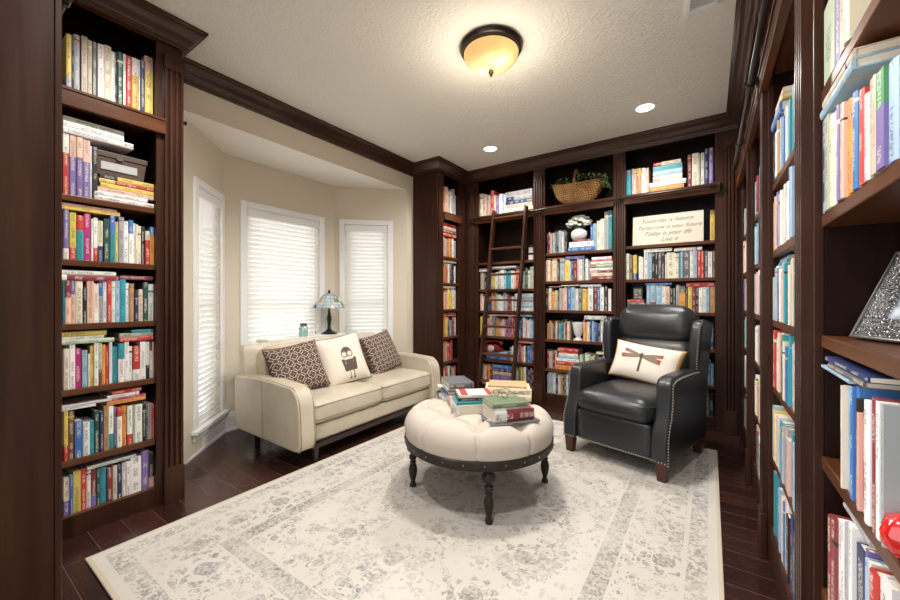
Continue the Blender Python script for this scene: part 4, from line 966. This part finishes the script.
# ---------------------------------------------------------------- ladder
LX0, LX1, TYt, TYb, ZT = -2.095, -1.695, 3.925, 3.53, 2.20
ld = thing('library_ladder', 'dark wood library ladder leaning against the back bookcases', 'ladder', ((LX0+LX1)/2, TYb, 0), 0)
def lpt(x, z, dy=0): return (x-(LX0+LX1)/2, (TYt-TYb)*z/ZT+dy, z)
for x in (LX0+.012, LX1+.012):
    r = []
    for z in (0.0005, ZT):
        c = lpt(x, z); r.append([(c[0]-.012, c[1]-.036, z), (c[0]+.012, c[1]-.036, z), (c[0]+.012, c[1]+.036, z), (c[0]-.012, c[1]+.036, z)])
    MB().rings(r).build('rail', WV, ld, bevel=.004)
for z in (2.10, 1.735, 1.437, 1.15, .857, .56, .27):
    c0 = lpt(LX0+.024, z); c1 = lpt(LX1, z)
    MB().box(c0[0], c1[0], c0[1]-.032, c0[1]+.032, z-.011, z+.011).build('rung', WH, ld, bevel=.003)
for x in (LX0+.03, LX1-.006):
    c = lpt(x, 2.135)
    b = MB(); b.tube([(c[0], c[1]-.02, 2.10), (c[0], c[1]+.04, 2.165), (c[0], c[1]+.055, 2.172)], .006, 6); b.build('rail_hook', BRONZE, ld, smooth=True)
# ---------------------------------------------------------------- things on the shelves
def wicker():
    m = mat('golden_wicker', (.40, .19, .06), .6); t = NT(m); v = t.obj(); sp = t.n('SeparateXYZ', {0: v}); x, y, z = sp.outputs
    ang = t.m('ARCTAN2', t.m('ADD', z, .02), x)
    a = t.m('SINE', t.m('MULTIPLY', ang, 34.0)); r = t.n('VectorMath', {0: v}, operation='LENGTH').outputs['Value']; b_ = t.m('SINE', t.m('MULTIPLY', r, 230.0))
    w_ = t.m('MULTIPLY', a, b_); n = t.noise(v, 9, 3)
    c = t.mix(t.ramp(n, .35, .65), (.36, .16, .045), (.64, .37, .13)); t.set('Base Color', t.mix(t.ramp(w_, -1.3, .5), (.10, .035, .012), c)); t.bump(w_, .8, .006); return m
WK = wicker()
bk = thing('wicker_basket', 'wide golden wicker basket with hoop handle on the top shelf', 'basket', (-1.185, 4.165, 2.1765), R(4))
b = MB(); rs = []
for k in range(0, 15):
    a = PI/2*(k+.4)/14.4; sx_ = math.sin(a)**.75; z = .215*(1-math.cos(a)**1.25)
    rs.append([(.275*sx_*math.cos(2*PI*j/48), .125*sx_*math.sin(2*PI*j/48), z+.035*(math.cos(2*PI*j/48)**2)*(k/14)) for j in range(48)])
for k in range(13, 1, -1):
    a = PI/2*(k+.4)/14.4; sx_ = math.sin(a)**.75*.94; z = .215*(1-math.cos(a)**1.25)+.008
    rs.append([(.275*sx_*math.cos(2*PI*j/48), .125*sx_*math.sin(2*PI*j/48), z+.035*(math.cos(2*PI*j/48)**2)*(k/14)) for j in range(48)])
b.rings(rs, cap=True); b.build('bowl', WK, bk, smooth=True, auto=0)
MB().tube([(.276*math.cos(2*PI*j/40), .126*math.sin(2*PI*j/40), .215+.035*math.cos(2*PI*j/40)**2) for j in range(40)], .010, 8, closed=True).build('rim', WK, bk, smooth=True)
MB().tube([(-.012, .13*math.cos(a), .205+.185*math.sin(a)) for a in [PI*k/20 for k in range(21)]], .014, 8).build('handle', WK, bk, smooth=True)
MB().tube([(0, -.004-.128*math.sin(PI/2*k/10)**.75, .215*(1-math.cos(PI/2*k/10)**1.25)) for k in range(1, 11)], .009, 8).build('front_rib', WK, bk, smooth=True)
def leafm(name, c1, c2):
    m = mat(name, c1, .5); t = NT(m); t.set('Base Color', t.mix(t.ramp(t.noise(t.obj(), 40, 2), .35, .65), c1, c2)); return m
IVY = leafm('ivy_leaf', (.05, .14, .04), (.22, .33, .12))
def leaves(b, pts, L, n, spread):
    for p in pts:
        for _ in range(n):
            q = Vector(p)+Vector((random.uniform(-1, 1), random.uniform(-1, 1), random.uniform(-.6, 1)))*spread
            l = L*random.uniform(.6, 1.2); M = Matrix.Translation(q) @ Matrix.Rotation(random.uniform(0, 2*PI), 4, 'Z') @ Matrix.Rotation(random.uniform(-.9, 1.0), 4, 'X') @ Matrix.Rotation(random.uniform(-.5, .5), 4, 'Y')
            vs = [M @ Vector(v) for v in ((0, 0, 0), (l*.34, l*.30, .12*l), (l*.22, l*.62, .1*l), (0, l, -.05*l), (-l*.22, l*.62, .1*l), (-l*.34, l*.30, .12*l), (0, l*.5, -.04*l))]
            b.add([tuple(v) for v in vs], [(0, 1, 6), (1, 2, 6), (2, 3, 6), (3, 4, 6), (4, 5, 6), (5, 0, 6)])
iv = thing('ivy_garland', 'trailing artificial ivy spilling over the rim of the wicker basket', 'greenery', (-1.185, 4.165, 2.385), 0)
stem_pts = [(-.25, -.03, .045), (-.19, -.07, .055), (-.12, -.06, .06), (-.04, .04, .075), (.06, -.03, .085), (.13, .0, .075), (.20, -.05, .06), (.26, -.05, .055), (.295, -.075, .03), (.312, -.095, -.035), (.325, -.11, -.075)]
MB().tube(stem_pts, .003, 5).build('stem', mat('ivy_stem', (.12, .13, .05), .7), iv, smooth=True)
b = MB(); leaves(b, stem_pts, .042, 15, .028); b.build('leaves', IVY, iv)

WCER = mat('white_ceramic', (.78, .77, .74), .25)
vs_ = tag(MB().lathe([(.02, 0), (.055, .002), (.078, .03), (.086, .06), (.080, .092), (.058, .114), (.042, .12), (.044, .127), (.038, .127), (.036, .116), (.0301, .10)], 28).build('vase', WCER, None, (-1.165, 4.135, VASE_Z+.001), smooth=True, auto=60),
          'round white vase standing on lying books below the wicker basket', 'vase')
fl = thing('flower_bouquet', 'bunch of small white flowers in the round white vase', 'flowers', (-1.165, 4.135, VASE_Z+.128), 0)
b = MB(); bs = MB(); bl = MB(); fp = []
for k in range(110):
    a = random.uniform(0, 2*PI); e = random.uniform(.0, 1.35); r = .115*random.uniform(.75, 1.05)
    p = Vector((r*1.15*math.cos(a)*math.cos(e), r*.75*math.sin(a)*math.cos(e), .025+r*.95*math.sin(e))); fp.append(p)
    for j in range(5):
        d = Vector((math.cos(2*PI*j/5), math.sin(2*PI*j/5), .3))*.011; bl.sphere(tuple(p+d), .012, 3)
    b.tube([(0, 0, -.02), tuple(p*.5+Vector((0, 0, .01))), tuple(p)], .0014, 4)
bl.build('blossoms', mat('white_petal', (.80, .80, .72), .8), fl, smooth=True); b.build('stems', IVY, fl)
leaves(bs, fp[::14], .025, 1, .01); bs.build('leaves', IVY, fl)
# lettered sign
sg = thing('lettered_sign', 'cream canvas sign with black script lettering leaning on a shelf', 'sign', (-.338, 4.09, 1.6838), 0)
sg.rotation_euler = (R(-6), 0, 0)
MB().box(-.292, .292, -.012, .012, 0, .29).build('canvas', plaster('cream_canvas', (.74, .68, .57), 160, .1, .001), sg, bevel=.003)
INKB = mat('black_ink', (.03, .028, .03), .7)
for txt, x, z, sz in (('Yesterday is history', -.005, .215, .056), ('Tomorrow is your future', .01, .150, .053), ('Today is your life', .0, .088, .058), ('Live it', .02, .026, .058)):
    cu = bpy.data.curves.new('lettering', 'FONT'); cu.body = txt; cu.size = sz; cu.shear = .5; cu.align_x = 'CENTER'; cu.space_character = .97; cu.offset = -.0004
    o = bpy.data.objects.new('lettering', cu); C.objects.link(o); bpy.context.view_layer.update()
    me = bpy.data.meshes.new_from_object(o.evaluated_get(bpy.context.evaluated_depsgraph_get())); bpy.data.objects.remove(o); bpy.data.curves.remove(cu)
    me.name = 'lettering'; me.materials.clear(); me.materials.append(INKB)
    o = bpy.data.objects.new('lettering', me); C.objects.link(o); o.parent = sg; o.location = (x, -.0126, z); o.rotation_euler = (PI/2, 0, 0)
# urn, small box, telephone, index box
tag(MB().lathe([(.01, 0), (.052, 0), (.052, .012), (.036, .018), (.024, .030), (.026, .042), (.040, .06), (.050, .10), (.058, .15), (.066, .185), (.066, .194), (.055, .194), (.046, .15), (.03, .08)], 26).build('urn', WCER, None, (-1.167, 4.115, .7175), smooth=True, auto=45),
    'white footed urn standing between books left of the armchair', 'urn')
cb = thing('photo_box', 'small dark patterned box on lying red and black books behind the chair', 'box', (-.585, 4.12, SMALLBOX_Z+.001), 0)
MB().box(-.042, .042, -.02, .02, 0, .115).build('body', mat('dark_photo_print', (.05, .05, .045), .4), cb, bevel=.003)
MB().box(-.034, .034, -.0215, -.0195, .012, .103).build('picture', leafm('speckled_print', (.04, .05, .04), (.45, .45, .38)), cb)
RP = mat('red_bakelite', (.23, .025, .03), .22); ph = thing('rotary_telephone', 'vintage dark red rotary telephone on a shelf behind the ladder', 'telephone', (-2.185, 4.10, PHONE_Z+.001), 0)
b = MB(); b.rings([[(sx_*x, y0 if k < 2 else y1, z) for k, (sx_, y0, y1) in enumerate(((-1, -.07, .08), (1, -.07, .08), (1, -.07, .08), (-1, -.07, .08)))] for x, z in ((.105, 0), (.105, .02), (.085, .06), (.055, .085))]); b.build('body', RP, ph, bevel=.008, seg=3)
b = MB(); b.M = Matrix.Translation((0, -.072, .042)) @ Matrix.Rotation(R(68), 4, 'X'); b.lathe([(.001, 0), (.042, 0), (.042, .008), (.034, .01), (.014, .011), (.014, .014), (.001, .014)], 24); dl = b.build('dial', mat('cream_dial', (.6, .55, .5), .3), ph, smooth=True, auto=30)
b = MB(); b.M = Matrix.Translation((0, -.072, .042)) @ Matrix.Rotation(R(68), 4, 'X')
for k in range(10): b.lathe([(.0055, .0085), (.0055, .0098), (.001, .0099)], 8, (.0305*math.cos(R(36*k)), .0305*math.sin(R(36*k)), 0))
b.build('finger_hole', BLACK, dl)
b = MB(); b.tube([(-.115, 0, .085), (-.10, 0, .11), (-.06, 0, .122), (.06, 0, .122), (.10, 0, .11), (.115, 0, .085)], [.02, .022, .013, .013, .022, .02], 10); b.build('handset', RP, ph, smooth=True)
lb = thing('index_box', 'brown clasped box with a white label plate on lying books, left bookcase', 'box', (LC.at(.592, .05, 0).x, LC.at(.592, .05, 0).y, r1top+.001), PI/2)
BRB = mat('brown_leatherette', (.085, .05, .035), .5)
MB().rings([[(-.105, 0, 0), (.105, 0, 0), (.105, .13, 0), (-.105, .13, 0)], [(-.118, -.004, .095), (.118, -.004, .095), (.118, .134, .095), (-.118, .134, .095)]]).build('body', BRB, lb, bevel=.003)
MB().box(-.122, .122, -.009, .138, .0955, .125).build('lid', BRB, lb, bevel=.004)
MB().box(-.075, .075, -.0065, .0, .03, .07).build('label_plate', mat('silver_card', (.5, .5, .5), .4), lb)
MB().box(-.014, .014, -.014, -.008, .088, .112).build('clasp', STEEL, lb)
# photo frame on the nearest right shelf
SF = mat('hammered_silver', (.42, .42, .43), .22, 1.0); _t = NT(SF); _t.bump(_t.n('TexVoronoi', {'Vector': _t.obj(), 'Scale': 230}).outputs['Distance'], 1.0, .006)
p0 = RN.at(.088, .055, 1.0725); fr = thing('framed_photo', 'silver hammered photo frame leaning back on the nearest right shelf', 'picture frame', p0, -PI/2+R(30))
fr.rotation_euler = (R(-25), 0, -PI/2+R(24))
b = MB(); fw, fh, bw = .28, .205, .05
b.box(-.0, fw, -.012, .012, 0, bw); b.box(0, fw, -.012, .012, fh-bw, fh); b.box(0, bw, -.012, .012, bw, fh-bw); b.box(fw-bw, fw, -.012, .012, bw, fh-bw)
b.build('silver_border', SF, fr, bevel=.004)
MB().box(bw, fw-bw, -.004, .004, bw, fh-bw).build('photo', leafm('grey_photo_print', (.10, .11, .13), (.40, .44, .50)), fr)
MB().tube([(fw*.5, .012, fh*.6), (fw*.5, .05, .03)], .006, 6).build('stand', STEEL, fr)
MB().tube([(.002, -.013, .002), (fw-.002, -.013, .002), (fw-.002, -.013, fh-.002), (.002, -.013, fh-.002)], .004, 6, closed=True).build('beaded_edge', STEEL, fr)
# red glass ornament and a card facing out
p1 = RN.at(.449, .034, .7745)
orn = thing('glass_pepper', 'red glass pepper ornament with pale stem at the right edge shelf', 'ornament', p1, -PI/2)
b = MB(); rs = []
for z, r in ((.001, .012), (.008, .024), (.022, .033), (.04, .035), (.055, .03), (.064, .016)):
    rs.append([((r*(1+.10*math.cos(5*2*PI*j/40)))*math.cos(2*PI*j/40), (r*(1+.10*math.cos(5*2*PI*j/40)))*math.sin(2*PI*j/40), z) for j in range(40)])
b.rings(rs); b.build('body', mat('red_glass', (.55, .01, .01), .06, **{'Coat Weight': .6}), orn, smooth=True, auto=0)
MB().tube([(0, 0, .062), (-.006, 0, .075), (-.018, 0, .088)], [.008, .006, .007], 8).build('stem', mat('pale_green_glass', (.6, .62, .42), .15), orn, smooth=True)
# small things in the ladder bookcase and further right
for k, (u, z, hh) in enumerate(((.655, 1.61, .09), (.655, 1.7015, .085))):
    q = thing('cream_canister', ['cream canister standing on the shelf right of the ladder', 'upper cream canister stacked right of the ladder'][k], 'canister', BA.at(u, .12, z+.0005), 0, 'canisters beside the ladder')
    MB().lathe([(.005, 0), (.035, 0), (.035, hh*.72), (.005, hh*.72)], 20).build('body', WCER, q, smooth=True, auto=40); MB().lathe([(.005, hh*.72), (.037, hh*.72), (.037, hh), (.005, hh)], 20).build('lid', BLACK, q, smooth=True, auto=40)

# ---------------------------------------------------------------- console behind the sofa with lamp and jar
cs_ = thing('console_table', 'narrow white console table mostly hidden behind the sofa back', 'table', (-3.325, 2.265, 0), 0)
MB().box(-.10, .10, -.45, .42, .77, .795).build('tabletop', WHITE, cs_, bevel=.004)
for x in (-.08, .08):
    for y in (-.42, .39): MB().box(x-.018, x+.018, y-.018, y+.018, 0, .769).build('leg', WHITE, cs_)
lm = thing('table_lamp', 'stained glass table lamp with dark turned base behind the sofa', 'lamp', (-3.30, 2.525, .7955), 0)
LB = mat('dark_blue_bronze', (.014, .02, .026), .3, .6)
MB().lathe([(.01, 0), (.082, 0), (.084, .008), (.070, .016), (.058, .022), (.040, .030), (.024, .048), (.018, .062), (.022, .07), (.016, .08), (.020, .12), (.025, .165), (.020, .19), (.014, .20), (.018, .212), (.012, .225), (.010, .29), (.006, .43), (.001, .43)], 24).build('base', LB, lm, smooth=True, auto=50)
MB().lathe([(.012, .425), (.018, .43), (.010, .438), (.013, .446), (.006, .46), (.001, .47)], 14).build('finial', LB, lm, smooth=True)
cols = [(.70, .78, .84), (.78, .82, .84), (.10, .18, .36), (.36, .14, .34), (.66, .48, .16), (.22, .36, .24), (.62, .70, .78)]
gm = []
for k, c in enumerate(cols):
    m = mat('stained_glass', c, .2); t_ = NT(m); tr = t_.n('BsdfTranslucent', {'Color': (*[min(1, x*1.25) for x in c], 1)}); mx = t_.n('MixShader', {0: .6, 1: t_.b.outputs[0], 2: tr.outputs[0]}); m.node_tree.links.new(mx.outputs[0], m.node_tree.nodes['Material Output'].inputs[0]); gm.append(m)
b = MB(); pr = [(.022, .425), (.060, .405), (.098, .370), (.130, .335), (.150, .305), (.162, .278)]; n = 24
for k in range(len(pr)-1):
    for j in range(n):
        a0, a1 = 2*PI*j/n, 2*PI*(j+1)/n; (r0, z0), (r1, z1) = pr[k], pr[k+1]
        b.m = random.choice([0, 1, 0, 1, 6]) if k < 2 else random.choice([0, 1, 2, 3, 4, 5, 0, 6, 1, 0])
        vo = [(r0*math.cos(a0), r0*math.sin(a0), z0), (r0*math.cos(a1), r0*math.sin(a1), z0), (r1*math.cos(a1), r1*math.sin(a1), z1-(.008 if k == 4 and j % 2 else 0)), (r1*math.cos(a0), r1*math.sin(a0), z1-(.008 if k == 4 and (j-1) % 2 else 0))]
        b.add(vo, [(0, 1, 2, 3)], b.m)
sh = b.build('lamp_shade', gm, lm)
so = sh.modifiers.new('thickness', 'SOLIDIFY'); so.thickness = .003
b = MB()
for j in range(0, n, 2): b.tube([((r+.001)*math.cos(2*PI*j/n), (r+.001)*math.sin(2*PI*j/n), z+.001) for r, z in pr], .0015, 4)
for r, z in pr[1:]: b.tube([((r+.001)*math.cos(2*PI*j/n), (r+.001)*math.sin(2*PI*j/n), z) for j in range(n)], .0015, 4, closed=True)
b.build('leading', LB, sh)
jr = thing('glass_jar', 'small clear glass jar with metal lid beside the lamp', 'jar', (-3.27, 2.20, .7955), 0)
JG = mat('pale_aqua_glass', (.45, .66, .64), .1); JG.node_tree.nodes['Principled BSDF'].inputs['Transmission Weight'].default_value = .6
MB().lathe([(.004, 0), (.038, 0), (.042, .01), (.042, .085), (.03, .10), (.03, .112), (.004, .112)], 20).build('body', JG, jr, smooth=True, auto=50)
MB().lathe([(.004, .105), (.033, .105), (.033, .13), (.004, .13)], 20).build('lid', STEEL, jr, smooth=True, auto=40)

# ---------------------------------------------------------------- ceiling lights and vent
cl = thing('ceiling_lamp', 'flush ceiling lamp with amber glass bowl and bronze rim', 'lamp', (-1.127, 2.077, 2.74), 0)
MB().lathe([(.02, -.0005), (.19, -.0005), (.196, -.012), (.188, -.026), (.178, -.030), (.176, -.042), (.166, -.048), (.15, -.045), (.15, -.02), (.02, -.02)], 48).build('pan', BRONZE, cl, smooth=True, auto=35)
m = mat('amber_alabaster_glass', (.80, .56, .27), .35); t = NT(m)
t.b.inputs['Emission Color'].default_value = (1, .66, .30, 1)
n_ = t.noise(t.obj(), 6, 4); t.set('Base Color', t.mix(t.ramp(n_, .3, .7), (.72, .45, .18), (.86, .68, .42)))
tr = t.n('BsdfTranslucent', {'Color': (1, .80, .50, 1)}); mx = t.n('MixShader', {0: .7, 1: t.b.outputs[0], 2: tr.outputs[0]}); m.node_tree.links.new(mx.outputs[0], m.node_tree.nodes['Material Output'].inputs[0])
b = MB(); pf = []
for k in range(0, 13):
    a = PI/2*k/12; pf.append((.166*math.cos(a)+.004, -.046-.092*math.sin(a)))
b.rings([[(r*math.cos(2*PI*j/48), r*math.sin(2*PI*j/48), z) for j in range(48)] for r, z in pf], cap=False); gb = b.build('glass_bowl', m, cl, smooth=True, auto=0)
MB().lathe([(.004, -.15), (.016, -.152), (.018, -.160), (.010, -.168), (.012, -.175), (.005, -.188), (.001, -.19)], 16).build('finial', BRONZE, cl, smooth=True)
BULB = mat('lit_bulb', (1, 1, 1), .5); BULB.node_tree.nodes['Principled BSDF'].inputs['Emission Color'].default_value = (1, .78, .50, 1); BULB.node_tree.nodes['Principled BSDF'].inputs['Emission Strength'].default_value = 9
for s_ in (-1, 1): MB().sphere((s_*.07, -.01*s_, -.075), .028, 8).build('bulb', BULB, cl, smooth=True)
CAN = mat('lit_downlight', (1, 1, 1), .5); CAN.node_tree.nodes['Principled BSDF'].inputs['Emission Color'].default_value = (1, .90, .76, 1); CAN.node_tree.nodes['Principled BSDF'].inputs['Emission Strength'].default_value = 9
def downlight(x, y, lab, power):
    t = thing('recessed_downlight', lab, 'ceiling light', (x, y, 2.74), 0, 'recessed ceiling downlights')
    MB().lathe([(.066, -.0004), (.092, -.0004), (.092, -.004), (.080, -.008), (.066, -.006)], 32, cap=False).build('trim_ring', WHITE, t, smooth=True, auto=40)
    MB().lathe([(.001, -.0012), (.066, -.0012), (.066, -.003), (.001, -.003)], 32).build('lens', CAN, t)
    l = bpy.data.lights.new('downlight_or_added_beam', 'SPOT'); l.energy = power; l.color = (1, .965, .915); l.spot_size = R(150); l.spot_blend = .6; l.shadow_soft_size = .06
    o = bpy.data.objects.new('downlight_or_added_beam', l); C.objects.link(o); o.location = (x, y, 2.725); o['kind'] = 'structure'
downlight(-1.893, 3.475, 'recessed ceiling downlight nearer the corner bookcase and ladder', 75)
downlight(-.44, 3.455, 'recessed ceiling downlight nearer the right wall, above the armchair', 75)
for x, y in ((-1.893, .70), (-.44, .70)):  # unseen spots added at the camera end to light the room, no fixtures
    l = bpy.data.lights.new('downlight_or_added_beam', 'SPOT'); l.energy = 75; l.color = (1, .965, .915); l.spot_size = R(150); l.spot_blend = .6; l.shadow_soft_size = .06
    o = bpy.data.objects.new('downlight_or_added_beam', l); C.objects.link(o); o.location = (x, y, 2.725); o['kind'] = 'structure'
l = bpy.data.lights.new('lamp_glow', 'SPOT'); l.energy = 95; l.color = (1, .965, .915); l.shadow_soft_size = .13; l.spot_size = R(165); l.spot_blend = .5
o = bpy.data.objects.new('lamp_glow', l); C.objects.link(o); o.location = (-1.127, 2.077, 2.53); o['kind'] = 'structure'
l = bpy.data.lights.new('added_uplight', 'POINT'); l.energy = 10; l.color = (1, .88, .70); l.shadow_soft_size = .14  # extra point light added below the bowl to brighten the ceiling
o = bpy.data.objects.new('added_uplight', l); C.objects.link(o); o.location = (-1.127, 2.077, 2.42); o['kind'] = 'structure'
vt = thing('ceiling_vent', 'white louvred air vent at the top of the ceiling', 'vent', (-.03, 2.36, 2.7395), R(6))
b = MB(); b.box(-.07, .07, -.09, -.07, -.012, 0).box(-.07, .07, .07, .09, -.012, 0).box(-.07, -.055, -.07, .07, -.012, 0).box(.055, .07, -.07, .07, -.012, 0); b.build('frame', WHITE, vt)
b = MB()
for k in range(7):
    b.M = Matrix.Translation((0, -.06+.02*k, -.006)) @ Matrix.Rotation(R(35), 4, 'X'); b.box(-.055, .055, -.008, .008, -.001, .001)
b.M = None; b.build('louvres', WHITE, vt)
